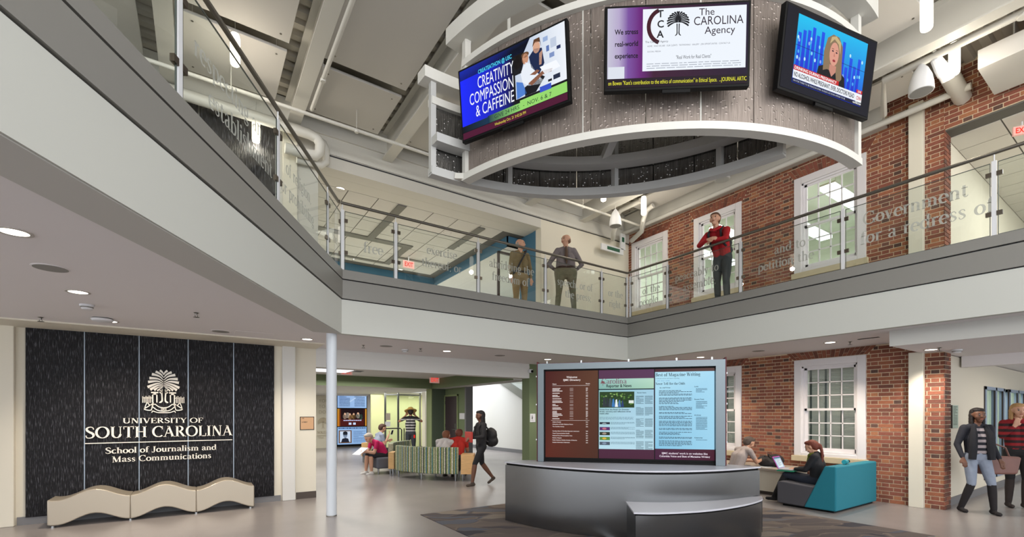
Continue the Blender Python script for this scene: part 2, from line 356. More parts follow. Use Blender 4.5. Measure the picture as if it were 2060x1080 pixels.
# ------------------------------------------------------------------ materials
mat('floor', '938d8b', .27, var=.10, vscale=.9, bump=.02, bscale=30, spec=.5)
mat('soffit', 'e6e2e3', .85); mat('soffit_strip', 'c3c2bd', .85); mat('cream', 'ded8c8', .8, bump=.05, bscale=120); mat('white_wall', 'd9d8d4', .8)
mat('fascia', 'c4c5bf', .7); mat('band', '85837e', .45, spec=.4); mat('dark', '17171a', .5); mat('reveal', '2a2c30', .6)
mat('upper_white', 'cfccc4', .75); mat('steel_white', 'd2d0c9', .5); mat('panel_white', 'cdcac5', .85); mat('deck', 'b9b4a8', .6)
mat('mortar', 'd8c6aa', .95, var=.1, vscale=30); mat('stone_sill', 'cbbd9f', .8, var=.06)
mat('paint_white', 'e4e0e2', .4); mat('green', '6f7d5c', .7); mat('green_dark', '4f5a49', .7); mat('green_light', '8c9a6c', .7)
mat('blue', '3f6c86', .7); mat('steel', '8f9294', .34, metal=1, bump=.04, bscale=300, stretch=(1, 1, .02)); mat('chrome', 'b9bbbc', .25, metal=1)
mat('rail_grey', '77736c', .3, metal=.8); mat('clamp', '6b6259', .3, metal=.9); mat('post_white', 'dcdde0', .4)
mat('tile', 'cfccc6', .9, bump=.2, bscale=200); mat('tile_grid', '5f5d58', .8); mat('black', '0b0b0c', .5, spec=.15); mat('base_dark', '4a403a', .6); mat('base_grey', '77777a', .6)
mat('wood', 'd9ad74', .45, var=.12, vscale=6, stretch=(1, 1, 9)); mat('counter', 'c9c9d2', .3)
mat('lampglow', 'fff6e6', .5, emit=6); mat('pendantglow', 'fff4e0', .5, emit=2.6); mat('troffer', 'f4fbff', .5, emit=3.5); mat('exitred', 'ff2a1a', .5, emit=2.2)
glassmat('glass', (.95, .975, .965), .07); glassmat('pane', (.95, .97, .955), .06); glassmat('pane_low', (.82, .85, .84), .12)
mat('etch', 'aeb0a8', .7)
# ------------------------------------------------------------------ plan
C2 = (1.777, 7.18); C1 = (7.98, 7.18); LD = (-.4975, -.8675); LN = (-.8675, .4975)
L_END = (C2[0]+LD[0]*12, C2[1]+LD[1]*12)
ZC, ZU = 2.73, 3.6
WY, WUY, WX = 9.05, 8.78, 9.8

# floor and carpet
fl = struct('floor', MB().box(-9, -6, -.2, 18, 25, 0), 'floor')
m = bpy.data.materials.new('carpet'); m.use_nodes = True; n = m.node_tree.nodes; L = m.node_tree.links; b = n['Principled BSDF']; b.inputs['Roughness'].default_value = .95; MATS['carpet'] = m
tc0 = n.new('ShaderNodeTexCoord'); tc = n.new('ShaderNodeMapping'); tc.inputs['Rotation'].default_value = (0, 0, .5); L.new(tc0.outputs['Object'], tc.inputs[0]); mp = n.new('ShaderNodeMapping'); mp.inputs['Scale'].default_value = (1.5, 5.5, 1)
vo = n.new('ShaderNodeTexVoronoi'); vo.inputs['Scale'].default_value = 1; vo.feature = 'SMOOTH_F1'; vo.inputs['Smoothness'].default_value = .22; cr_ = n.new('ShaderNodeValToRGB'); cr_.color_ramp.interpolation = 'EASE'
sp = n.new('ShaderNodeSeparateColor'); dn = n.new('ShaderNodeTexNoise'); dn.inputs['Scale'].default_value = 2.2; va = n.new('ShaderNodeVectorMath'); va.operation = 'MULTIPLY_ADD'; va.inputs[1].default_value = (.35, .35, 0); L.new(tc.outputs[0], dn.inputs[0]); L.new(dn.outputs['Color'], va.inputs[0]); L.new(tc.outputs[0], va.inputs[2])
L.new(va.outputs[0], mp.inputs[0]); L.new(mp.outputs[0], vo.inputs[0]); L.new(vo.outputs['Color'], sp.inputs[0]); L.new(sp.outputs[0], cr_.inputs[0])
for i, (p_, c_) in enumerate([(0, '3a3740'), (.3, '6a5e59'), (.45, '7c6f65'), (.62, '564d4c'), (.75, '555a68'), (.9, '8b8074')]):
    e = cr_.color_ramp.elements[i] if i < 2 else cr_.color_ramp.elements.new(p_); e.position = p_; e.color = srgb(c_)
wv = n.new('ShaderNodeTexWave'); wv.inputs['Scale'].default_value = 22; wv.inputs['Distortion'].default_value = 6
mx = n.new('ShaderNodeMix'); mx.data_type = 'RGBA'; mx.blend_type = 'MULTIPLY'; mx.inputs[0].default_value = .35
L.new(mp.outputs[0], wv.inputs[0]); L.new(cr_.outputs[0], mx.inputs[6]); L.new(wv.outputs['Color'], mx.inputs[7]); L.new(mx.outputs[2], b.inputs['Base Color'])
tag(MB().box(2.78, -2, 0.0005, 7.6, 6.58, .008).build('carpet', 'carpet'), 'grey brown carpet with a leaf pattern under the information desk', 'carpet')
# floor grille in front of the desk
fg = MB()
for i in range(26): fg.box(3.55+i*.045, 3.93-.0*i, .008, 3.575+i*.045, 4.03, .014)
fgo = fg.build('floor_grille', 'chrome'); tag(fgo, 'narrow metal floor grille at the foot of the curved desk', 'grille')
fgo.location = (0, 0, 0)

# lower ceiling with the three gallery fronts
struct('ceiling', MB().prism([C2, C1, (7.98, -6), (WX+.05, -6), (WX+.05, WY), (-9, WY), (-9, -9), (L_END[0]-3, -9), L_END], ZC, ZC+.12), 'soffit')
s = MB()   # grey strip and flush panel under the left gallery
def lp(t, o, z=0): return (C2[0]+LD[0]*t+LN[0]*o, C2[1]+LD[1]*t+LN[1]*o)
s.prism([lp(.0, .012), lp(12, .012), lp(12, .36), lp(.15, .36)], ZC-.012, ZC)
struct('trim_1', s, 'soffit_strip')
struct('trim_2', MB().prism([lp(.55, .375), lp(12, .375), lp(12, .82), lp(1.0, .82)], ZC-.004, ZC), 'soffit')
struct('trim_3', MB().box(-9, 8.36, ZC-.02, 1.79, WY, ZC), 'cream')
# fascias: white board, grey band in two lengths with a shadow gap
def run(a, b_, z0, z1, off, th=.08):
    a, b_ = Vector((*a, 0)), Vector((*b_, 0)); d = (b_-a).normalized(); nrm = Vector((d.y, -d.x, 0))
    return [(a+nrm*off), (b_+nrm*off), (b_+nrm*(off-th)), (a+nrm*(off-th))]
def offset_path(o):   # path of the gallery edge moved towards the atrium by o
    # left run normal to the atrium, back run, right run
    nl = Vector((.8675, -.4975)); a = Vector(L_END)+nl*o
    # corner left/back: intersection
    y = C2[1]-o; t = (y-a.y)/.8675; x = a.x+.4975*t
    return [(a.x, a.y), (x, y), (C1[0]-o, y), (C1[0]-o, -6)]
def strip(name, o, z0, z1, m, th=.1):
    P, Q = offset_path(o), offset_path(o-th)
    for i in range(3): struct(name, MB().prism([P[i], P[i+1], Q[i+1], Q[i]], z0, z1), m)
strip('trim_4', 0.004, ZC-.006, 3.235, 'fascia')
strip('trim_5', -.02, 3.235, 3.68, 'reveal', .08)
strip('trim_6', .02, 3.25, 3.525, 'band')
strip('trim_7', .02, 3.545, 3.68, 'band', .16)
# gallery slabs
struct('floor_upper', MB().prism([lp(0, .1), (C1[0], C2[1]+.08), (C1[0]+.08, C2[1]), (C1[0]+.08, -6), (18, -6), (18, 2.2), (WX+.05, 2.2), (WX+.05, WUY), (9.5, WUY), (9.5, 12.7), (7.1, 12.7), (7.1, 24), (-9, 24), (-9, -6), (L_END[0]-1, -6), lp(12, .1)], ZU-.16, ZU), 'cream')
# ------------------------------------------------------------------ back wall, lower storey
bw = struct('wall_back', MB().box(-9, WY, 0, 1.79, WY+.3, ZC), 'cream')
struct('wall_back_right', MB().box(6.62, WY, 0, WX+.3, WY+.3, ZC), 'green')
struct('wall_back_header', MB().box(1.79, WY, 2.385, 6.62, WY+.3, ZC), 'white_wall')
struct('trim_8', MB().box(1.79, WY-.012, ZC-.10, 6.62, WY, ZC-.055), 'white_wall')
# pilasters either side of the sign
xa, xb = aty(568, 9.0), aty(594, 9.0)
struct('trim_9', MB().box(xa, 8.98, 0, xb, WY, ZC), 'white_wall', bevel=.01)
struct('trim_10', MB().box(aty(-60, 8.97), 8.97, 0, aty(28, 8.97), WY, ZC), 'cream', bevel=.01)
struct('baseboard_back', MB().box(xb+.02, WY-.015, 0, 1.79, WY, .12), 'base_dark')
struct('baseboard_back', MB().box(-1.96, WY-.02, 0, xa-.02, WY, .10), 'base_grey')
struct('baseboard_back', MB().box(aty(28, 9.04)+.03, WY-.02, 0, -1.96, WY, .11), 'base_grey')
# dark feature panels: five boards lower, four upper
m = bpy.data.materials.new('rippled'); m.use_nodes = True; n = m.node_tree.nodes; L = m.node_tree.links; b = n['Principled BSDF']; MATS['rippled'] = m
tc = n.new('ShaderNodeTexCoord'); mp = n.new('ShaderNodeMapping'); mp.inputs['Scale'].default_value = (120, 1, 9)
no = n.new('ShaderNodeTexNoise'); no.inputs['Scale'].default_value = 1; no.inputs['Detail'].default_value = 2
L.new(tc.outputs['Object'], mp.inputs[0]); L.new(mp.outputs[0], no.inputs[0])
rp = n.new('ShaderNodeValToRGB'); rp.color_ramp.elements[0].position = .55; rp.color_ramp.elements[0].color = srgb('161519'); rp.color_ramp.elements[1].position = .74; rp.color_ramp.elements[1].color = srgb('6a6b72')
bp = n.new('ShaderNodeBump'); bp.inputs['Strength'].default_value = 1; bp.inputs['Distance'].default_value = .02
L.new(no.outputs[0], rp.inputs[0]); L.new(rp.outputs[0], b.inputs['Base Color']); L.new(no.outputs[0], bp.inputs['Height']); L.new(bp.outputs[0], b.inputs['Normal']); b.inputs['Roughness'].default_value = .5; b.inputs['Specular IOR Level'].default_value = .25
PX = [-1.96]+[aty(p_, 9.02) for p_ in (170, 280, 378.5, 470)]+[1.10]
fp = thing('feature_wall', 'dark rippled panelled feature wall behind the wavy bench', 'wall panel', (PX[0], WY, .1))
for i in range(5): MB().box(PX[i]+(.008 if i else 0), WY-.03, .1, PX[i+1]-(.008 if i < 4 else 0), WY-.001, ZC).build('panel', 'rippled', fp)
mat('seam', '8f9aa5', .3, metal=.6)
for i in range(1, 5): MB().box(PX[i]-.006, WY-.034, .1, PX[i]+.006, WY-.002, ZC).build('metal_seam', 'seam', fp)
# upper back wall
UX0, UX1 = 1.77, 6.76
struct('wall_upper_back', MB().box(-9, WUY, ZU, UX0, WUY+.3, 6.95), 'upper_white')
struct('wall_upper_back', MB().box(UX1, WUY, ZU, WX+.3, WUY+.2, 6.95), 'cream')
struct('wall_upper_header', MB().box(UX0, WUY, 5.957, UX1, WUY+.3, 6.95), 'upper_white')
struct('trim_11', MB().box(UX0-.02, WUY-.012, 6.165, WX, WUY, 6.185), 'reveal')
struct('trim_12', MB().box(UX0, WUY-.02, 6.2, WX, WUY, 6.95), 'steel_white')
struct('baseboard_upper', MB().box(UX1, WUY-.015, ZU, WX, WUY, ZU+.1), 'cream')
fp2 = thing('feature_wall', 'dark rippled upper wall panelling seen through the left glass balustrade', 'wall panel', (-2.2, WUY, ZU))
for a_, b_ in ((-3.4, -2.1), (-2.08, -1.06), (-1.04, 0), (.02, 1.08)): MB().box(a_, WUY-.04, ZU, b_, WUY-.001, 6.35).build('panel', 'rippled', fp2)
MB().box(-3.4, WUY-.06, 6.35, .55, WUY-.001, 6.45).build('top_rail', 'dark', fp2)
xa, xb = aty(579, WUY-.05), aty(600, WUY-.05)
struct('trim_13', MB().box(1.2, WUY-.05, ZU, 1.42, WUY, 6.4), 'cream')
# ------------------------------------------------------------------ lounge beyond the opening (lower)
struct('ceiling_lounge', MB().box(-9, WY+.3, 2.66, 6.4, 14.1, 2.76), 'white_wall')
struct('ceiling_lounge', MB().box(-9, 14.5, 2.357, 6.95, 22.3, 2.66), 'white_wall')
struct('ceiling_lounge', MB().box(6.95, 17.4, 2.357, 8.5, 22.3, 2.66), 'white_wall'); struct('wall_vestibule_end', MB().box(8.42, 17.4, 0, 8.5, 19.5, 2.4), 'white_wall')
struct('ceiling_lounge', MB().box(-9, 14.1, 2.357, 6.36, 14.5, 2.66), 'white_wall')
struct('ceiling_lounge', MB().box(6.36, WY+.3, 2.357, 6.9, 14.4, 2.76), 'white_wall')
struct('trim_14', MB().box(-9, 14.07, 2.35, 6.36, 14.1, 2.68), 'green')
struct('trim_15', MB().box(6.33, WY+.3, 2.35, 6.36, 14.1, 2.68), 'green')
struct('wall_lounge_left', MB().box(-3.3, WY+.3, 0, -3.1, 22.3, 2.7), 'cream')
struct('wall_lounge_back', MB().box(-9, 22, 0, 6.8, 22.2, 2.6), 'cream')
struct('wall_lounge_pier', MB().box(6.36, 14.1, 0, 6.84, 14.5, 2.4), 'green_dark')
struct('trim_16', MB().box(6.34, 14.1, 0, 6.36, 14.5, 2.36), 'green_light')
struct('wall_stair', MB().box(6.84, 12.7, 0, 7.04, 14.5, 2.4), 'green')
struct('trim_17', MB().box(6.82, 12.62, 0, 7.06, 12.7, 2.4), 'base_grey')
struct('wall_stair_white', MB().box(10.4, WY+.3, 0, 10.6, 24, 5), 'white_wall')
struct('wall_stair_far', MB().box(7.04, 21, 0, 10.4, 21.2, 5), 'white_wall')
struct('baseboard_stair', MB().box(10.38, WY+.3, 0, 10.4, 21, .14), 'base_grey')
# vestibule glazing behind the man in the hat
struct('wall_vestibule', MB().box(6.2, 19.5, 0, 8.5, 19.7, 2.4), 'green_light')
mat('lime', 'ccd0a0', .8)
struct('wall_vestibule_bright', MB().box(6.0, 19.4, .1, 8.45, 19.48, 2.35), 'lime')
vx = [aty(p_, 17.5) for p_ in (775, 801, 845, 851)]
gv = thing('glass_partition', 'full-height glass partition behind the man in the straw hat', 'partition', (vx[0], 17.5, 0))
for a_ in (vx[0], vx[1], vx[2]): MB().box(a_-.03, 17.47, 0, a_+.03, 17.53, 2.357).build('mullion', 'steel', gv)
MB().box(vx[0], 17.49, .05, vx[1], 17.5, 2.3).build('pane', 'glass', gv); MB().box(vx[1], 17.49, .05, vx[2], 17.5, 2.3).build('pane', 'glass', gv)
MB().box(vx[0], 17.46, 2.25, vx[2], 17.54, 2.3).build('head_rail', 'steel', gv)
struct('wall_lounge_column', MB().box(aty(743, 20.5), 20.4, 0, aty(757, 20.5), 20.8, 2.4), 'white_wall')
struct('wall_lounge_column', MB().box(aty(757, 20.5), 20.5, 0, aty(775, 20.5), 20.8, 2.4), 'cream')
struct('wall_vestibule_side', MB().box(aty(851, 17.2), 17, 0, aty(870, 17.2), 17.3, 2.4), 'cream')
# green door
dz = 2.1; dy0, dy1 = atx(921, 6.84), atx(897, 6.84)
d = sempty('door_1', (6.84, dy0, 0))
MB().box(6.80, dy0-.05, 0, 6.83, dy0, dz+.05).build('frame', 'green_light', d); MB().box(6.80, dy1, 0, 6.83, dy1+.05, dz+.05).build('frame', 'green_light', d)
MB().box(6.80, dy0-.05, dz, 6.83, dy1+.05, dz+.05).build('frame', 'green_light', d)
mat('door_brown', '3d3236', .5, var=.15, vscale=3, stretch=(1, 1, .15)); MB().box(6.815, dy0, 0.01, 6.838, dy1, dz).build('leaf', 'door_brown', d)
h_ = MB().box(6.80, dy0+.08, .95, 6.815, dy0+.14, 1.22); h_.tube([(6.80, dy0+.11, 1.03), (6.76, dy0+.11, 1.03), (6.76, dy0+.25, 1.03)], .012, 8); h_.build('handle', 'chrome', d)
for z_ in (.4, 1.1, 1.85): MB().box(6.805, dy1-.02, z_, 6.815, dy1+.02, z_+.1).build('hinge', 'chrome', d)
# stair behind the column: stringer, glass, red wall
st = thing('staircase', 'staircase rising behind the green column with a glass balustrade', 'stairs', (9.2, 11.5, 0))
mat('stringer', '7f8078', .5); mat('maroon', '5e1420', .6)
a0 = Vector((10.2, atx(1008, 10.2), 0)); 
yA, yB = atx(1010, 10.3), atx(1068, 10.3)
zA, zB = zatx(1010, 774, 10.3), zatx(1068, 815, 10.3)
sl = (zB-zA)/(yB-yA)
def sz(y): return zA+sl*(y-yA)
y0_, y1_ = WY+.4, yA+3
st_m = MB(); st_m.ext([(10.28, y0_, sz(y0_)), (10.28, y1_, sz(y1_)), (10.28, y1_, sz(y1_)+.3), (10.28, y0_, sz(y0_)+.3)], (.08, 0, 0)); st_m.build('stringer', 'stringer', st)
g_ = MB(); g_.ext([(10.3, y0_, sz(y0_)+.32), (10.3, y1_, sz(y1_)+.32), (10.3, y1_, sz(y1_)+1.1), (10.3, y0_, sz(y0_)+1.1)], (.012, 0, 0)); g_.build('glass_panel', 'glass', st)
MB().tube([(10.3, y0_, sz(y0_)+1.15), (10.3, y1_, sz(y1_)+1.15)], .025, 8).build('handrail', 'rail_grey', st)
struct('wall_stair_red', MB().box(10.2, WY+.35, 0, 10.36, atx(1054, 10.2), 2.2), 'maroon')
MB().tube([(10.05, 11.6, .95), (10.05, 10.6, .95), (10.05, 10.6, 0)], .02, 8).build('newel_rail', 'post_white', st)
# ------------------------------------------------------------------ upper lounge
cu_ = struct('ceiling_upper', MB().box(-9, WUY+.3, 5.962, 9.5, 14.4, 6.05), 'tile_grid'); struct('trim_27', MB().box(-9, WUY+.3, 5.955, 9.5, 9.45, 5.962), 'upper_white')
def tiles(par, x0, y0, nx, ny, z, skip=lambda x, y: False):
    me = bpy.data.meshes.new('ceiling_tile'); q = MB().box(-.296, -.296, 0, .296, .296, .008); me.from_pydata(q.v, [], q.f); me.materials.append(MATS['tile'])
    for i in range(nx):
        for j in range(ny):
            x, y = x0+.305+i*.61, y0+.305+j*.61
            if skip(x, y): continue
            o = bpy.data.objects.new('ceiling_tile', me); COL.objects.link(o); o.parent = par; o.location = (x, y, z)
tiles(cu_, -1.8, 9.45, 13, 7, 5.952)
struct('trim_19', MB().box(-9, 14, 5.70, 6.4, 14.03, 5.957), 'blue')
struct('trim_20', MB().box(6.38, 9.65, 5.70, 6.41, 14, 5.957), 'blue'); struct('trim_21', MB().box(6.38, 9.65, 5.70, 6.8, 9.68, 5.957), 'blue')
struct('wall_upper_blue', MB().box(6.765, WUY+.3, ZU, 6.82, 9.66, 5.957), 'blue')
struct('wall_upper_blue', MB().box(6.762, WUY, ZU, 6.766, WUY+.3, 5.957), 'blue')
struct('wall_upper_far', MB().box(-9, 16, ZU, 9.5, 16.2, 6), 'white_wall'); struct('wall_upper_side', MB().box(9.3, 9.7, ZU, 9.5, 16, 6), 'white_wall')
struct('ceiling_corridor', MB().box(6.41, 9.65, 5.70, 9.5, 16, 5.75), 'white_wall'); struct('wall_upper_left', MB().box(-3.2, WUY+.3, ZU, -3, 16, 6), 'white_wall')
mat('slot', '77766f', .9)
def slot(x0, y0, x1, y1): tag(MB().box(x0, y0, 5.925, x1, y1, 5.944).build('ceiling_slot', 'slot'), SL[len(SLD)], 'ceiling strip', 'dark strips in the upper tile ceiling'); SLD.append(1)
SLD = []; SL = ['dark strip in the upper tile ceiling running towards the word free', 'long dark cross strip in the upper tile ceiling at the left', 'dark strip in the upper tile ceiling beside the EXIT sign', 'far dark cross strip in the upper tile ceiling', 'dark strip in the upper tile ceiling near the blue bulkhead', 'short dark cross strip in the upper tile ceiling right of the EXIT sign']
slot(3.5, 9.46, 3.68, 11.6); slot(1.0, 11.6, 4.7, 11.82); slot(4.5, 11.82, 4.68, 13.4); slot(1.0, 13.3, 4.5, 13.42); slot(5.5, 9.55, 5.68, 11.2); slot(4.7, 12.6, 6.3, 12.7)
# dark metal glass door behind the first man
dd = sempty('door_2', (6.9, 9.8, ZU)); mat('door_frame', '3b2f2c', .4, metal=.5)
xd = aty(1001, 9.75)
for x_ in (xd, xd+.95): MB().box(x_, 9.72, ZU, x_+.05, 9.78, ZU+1.62+.35).build('frame', 'door_frame', dd)
MB().box(xd, 9.72, ZU+1.92, xd+1, 9.78, ZU+1.97).build('frame', 'door_frame', dd); MB().box(xd+.05, 9.745, ZU+.02, xd+.95, 9.755, ZU+1.92).build('pane', 'pane', dd)

# ------------------------------------------------------------------ brick wall with five windows
WIN_L = [(3.305, 4.497), (5.58, 6.77), (7.86, 9.0)]
WIN_U = [(3.305, 4.497), (5.58, 6.745), (7.50, 8.66)]
Y0 = 2.27
def wallpieces(y0, y1, z0, z1, wins, wz0, wz1):
    b = MB(); b_y = y0
    for a, c in wins: b.box(WX+.005, b_y, z0, WX+.3, a, z1); b.box(WX+.005, a, z0, WX+.3, c, wz0); b.box(WX+.005, a, wz1, WX+.3, c, z1); b_y = c
    b.box(WX+.005, b_y, z0, WX+.3, y1, z1); return b
LZ0, LZ1, UZ0, UZ1 = .715, 2.576, 4.288, 6.153
wr = struct('wall_right', wallpieces(Y0, WY, 0, ZC, WIN_L, LZ0, LZ1), 'mortar')
wu = struct('wall_upper_right', wallpieces(Y0, WUY, ZU, 6.95, WIN_U, UZ0, UZ1), 'mortar')
struct('wall_upper_right_header', MB().box(WX+.005, -5, 6.02, WX+.3, Y0, 6.95), 'mortar')
BC = ['905742', '7f4b3a', '9b6045', '714538', '895040', '62463c', 'a36b4b', '573f37']
BM = [mat('brick_%d' % i, c, .85, bump=.4, bscale=90, var=.12, vscale=25) for i, c in enumerate(BC)]
CH = .0678; J = .0125
def courses(y0, y1, z0, z1, holes):
    """flemish bond on the plane x = WX -> (y0, y1, z0, z1, colour)"""
    out = []; rr = random.Random(3); k = 0; z = z0
    while z < z1-.02:
        zt = min(z+CH-J, z1); y = y0-(0 if k % 2 else .158); h = 0
        while y < y1:
            L_ = .203 if h % 2 == 0 else .098; a, b_ = max(y, y0), min(y+L_, y1); h += 1; y += L_+J
            segs = [(a, b_)]
            for (hy0, hy1, hz0, hz1, sl_) in holes:
                if sl_: e_ = sl_*((z+zt)/2-hz0)/(hz1-hz0); hy0 -= e_; hy1 += e_
                if zt > hz0+.004 and z < hz1-.004:
                    ns = []
                    for (p, q) in segs:
                        if q <= hy0 or p >= hy1: ns.append((p, q)); continue
                        if p < hy0: ns.append((p, hy0-.004))
                        if q > hy1: ns.append((hy1+.004, q))
                    segs = ns
            for p, q in segs:
                if q-p > .012: out.append((p, q, z, zt, rr.choice([0, 0, 1, 1, 2, 4, 4, 6, 3, 3, 5, 7] if L_ < .15 else [0, 0, 1, 1, 2, 2, 4, 4, 6, 3])))
        z += CH; k += 1
    return out
def archbricks(y0, y1, z0, z1):
    """flat arch: upright bricks that fan out"""
    n_ = 19; out = []; c = (y0+y1)/2; s_ = .13/((y1-y0)/2)
    for i in range(n_):
        a, b_ = y0+(y1-y0)*i/n_+.004, y0+(y1-y0)*(i+1)/n_-.004
        f = lambda y, z: c+(y-c)*(1+s_*(z-z0)/(z1-z0))
        zs = [z0, z1] if i % 2 == 0 else ([z0, z0+(z1-z0)*.35, z0+(z1-z0)*.4, z1] if i % 4 == 1 else [z0, z0+(z1-z0)*.62, z0+(z1-z0)*.67, z1])
        for k in range(0, len(zs), 2): out.append([(f(a, zs[k]), zs[k]), (f(b_, zs[k]), zs[k]), (f(b_, zs[k+1]), zs[k+1]), (f(a, zs[k+1]), zs[k+1])])
    return out
def holes(wins, wz0, wz1, top): return [(a-.003, c+.003, wz0-.115, wz1, 0) for a, c in wins]+[(a-.02, c+.02, wz1, top, .13) for a, c in wins]
low = courses(Y0, WY, .004, ZC-.004, holes(WIN_L, LZ0, LZ1, ZC)); up = courses(Y0, WUY, ZU+.004, 6.42, holes(WIN_U, UZ0, UZ1, 6.37))+courses(Y0, 3.0, 6.42, 6.92, [])
uph = courses(-3, Y0, 6.03, 6.92, [])
rest = {wr: MB(), wu: MB()}
score = sorted(low+[(*q,) for q in up], key=lambda q: (math.hypot(q[0], WX)*(1 if q[1]-q[0] > .15 else 1.35)*(1 if q[2] < 3 else 1.12)))
single = [q for q in score if q[2] < 3][:290]+[q for q in score if q[2] > 3][:290]; ss = set(single); meshes = {}
def brickmesh(ci, hy, hz):
    k = (ci, round(hy, 3), round(hz, 3))
    if k not in meshes:
        me = bpy.data.meshes.new('brick'); b_ = MB().box(-.003, -hy, -hz, .014, hy, hz); me.from_pydata(b_.v, [], b_.f); me.materials.append(BM[ci]); meshes[k] = me
    return meshes[k]
for q in single:
    par = wr if q[2] < 3 else wu
    o = bpy.data.objects.new('brick', brickmesh(q[4], (q[1]-q[0])/2, (q[3]-q[2])/2)); COL.objects.link(o); o.parent = par
    o.location = (WX+random.uniform(-.0015, .0015), (q[0]+q[1])/2, (q[2]+q[3])/2)
for q in low+up:
    if q in ss: continue
    b_ = rest[wr if q[2] < 3 else wu]; j = random.uniform(-.0015, .0015); b_.mi(q[4]).box(WX-.003+j, q[0], q[2], WX+.014, q[1], q[3])
for par, wins, z0, z1 in ((wr, WIN_L, LZ1+.01, ZC-.006), (wu, WIN_U, UZ1+.01, 6.365)):
    for a, c in wins:
        for p in archbricks(a-.02, min(c+.02, 8.95), z0, z1):
            MB().ext([(WX-.004, max(Y0, y), z) for y, z in p], (.016, 0, 0)).build('arch_brick', BM[random.choice([0, 1, 0, 4, 3])], par)
    o = rest[par].build('brick_field', BM, par, kind='stuff', fixn=False)
hb = MB()
for q in uph: hb.mi(q[4]).box(WX-.003, q[0], q[2], WX+.014, q[1], q[3])
wh = bpy.data.objects['wall_upper_right_header']; hb.build('brick_field', BM, wh, kind='stuff')
# brick return at the corridor mouth (end of the wall)
er = MB()
for z0, z1, par in ((.004, 2.5, wr), (ZU+.004, 6.0, wu)):
    b_ = MB(); z = z0; k = 0
    while z < z1:
        for a, c in (((WX-.012, WX+.19), (WX+.2, WX+.3)) if k % 2 else ((WX-.012, WX+.085), (WX+.095, WX+.3))): b_.mi(random.choice([1, 3, 5, 0])).box(a, Y0-.014, z, c, Y0, z+CH-J)
        z += CH; k += 1
    b_.build('brick_return', BM, par, kind='stuff')

def window(num, y0, y1, z0, z1, upper):
    W = sempty('window_%d' % num, (WX, (y0+y1)/2, z0)); cw = .13; sx = WX
    b_ = MB()      # casing and stone-like moulding
    b_.box(sx-.03, y0, z0, sx+.05, y0+cw, z1); b_.box(sx-.03, y1-cw, z0, sx+.05, y1, z1); b_.box(sx-.03, y0+cw, z1-cw, sx+.05, y1-cw, z1); b_.box(sx-.03, y0+cw, z0, sx+.05, y1-cw, z0+.06)
    b_.build('window_frame', 'paint_white', W, bevel=.006)
    iy0, iy1, iz0, iz1 = y0+cw, y1-cw, z0+.06, z1-cw
    ib = MB(); ib.box(sx+.01, iy0, iz0, sx+.16, iy0+.03, iz1); ib.box(sx+.01, iy1-.03, iz0, sx+.16, iy1, iz1); ib.box(sx+.01, iy0, iz1-.03, sx+.16, iy1, iz1); ib.box(sx-.01, iy0, iz0, sx+.16, iy1, iz0+.03); ib.build('jamb', 'paint_white', W)
    zm = (iz0+iz1)/2
    for (a, c, dx, nm) in ((iz0+.03, zm+.02, .09, 'lower_sash'), (zm-.02, iz1-.03, .05, 'upper_sash')):
        s_ = MB(); ya, yb = iy0+.03, iy1-.03; x = sx+dx
        s_.box(x, ya, a, x+.035, ya+.045, c); s_.box(x, yb-.045, a, x+.035, yb, c); s_.box(x, ya, a, x+.035, yb, a+(.07 if nm[0] == 'l' else .04)); s_.box(x, ya, c-.04, x+.035, yb, c)
        za, zb, yc, yd = a+(.07 if nm[0] == 'l' else .04), c-.04, ya+.045, yb-.045
        for i in range(1, 4): yy = yc+(yd-yc)*i/4; s_.box(x+.004, yy-.01, za, x+.03, yy+.01, zb)
        for i in range(1, 3): zz = za+(zb-za)*i/3; s_.box(x+.004, yc, zz-.01, x+.03, yd, zz+.01)
        so = s_.build(nm, 'paint_white', W)
        k = ('p', upper, round(yd-yc, 3), round(zb-za, 3))
        if k not in meshes:
            me = bpy.data.meshes.new('pane'); q = MB().box(-.002, -(yd-yc)/8+.01, -(zb-za)/6+.01, .002, (yd-yc)/8-.01, (zb-za)/6-.01); me.from_pydata(q.v, [], q.f); me.materials.append(MATS['pane' if upper else 'pane_low']); meshes[k] = me
        for i in range(4):
            for j in range(3):
                o = bpy.data.objects.new('pane', meshes[k]); COL.objects.link(o); o.parent = so; o.location = (x+.017, yc+(yd-yc)*(i+.5)/4, za+(zb-za)*(j+.5)/3)
    MB().box(sx-.06, y0-.04, z0-.11, sx+.02, y1+.04, z0).build('window_sill', 'stone_sill', W, bevel=.008)
n_ = 1
for a, c in WIN_L: window(n_, a, c, LZ0, LZ1, False); n_ += 1
for a, c in WIN_U: window(n_, a, c, UZ0, UZ1, True); n_ += 1
# blinds and rooms behind the windows
mat('blind', 'b9bab2', .7); mat('blind_tape', '55605c', .8)
WN = ['behind the window nearest the teal sofa', 'behind the window beside the welcome screen', 'behind the window hidden by the welcome screen']
for i, (a, c) in enumerate(WIN_L):
    t = thing('window_blind', 'grey venetian blind '+WN[i], 'blind', (WX+.25, (a+c)/2, LZ0))
    s_ = MB(); z = LZ0+.1
    while z < LZ1-.15: s_.obox((WX+.24, (a+c)/2, z), (.012, 0, .009), (0, (c-a)/2-.16, 0), (0.0002, 0, -.0005)); z += .026
    o = s_.build('slats', 'blind', t, kind='stuff', fixn=False)
    for k in range(4): yy = a+.2+(c-a-.4)*k/3; MB().box(WX+.222, yy-.018, LZ0+.08, WX+.226, yy+.018, LZ1-.14).build('tape', 'blind_tape', t)
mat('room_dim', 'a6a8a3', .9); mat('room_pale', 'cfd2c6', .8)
struct('wall_room_lower', MB().box(11.6, 2.6, 0, 11.7, 9.3, 2.7), 'room_dim')
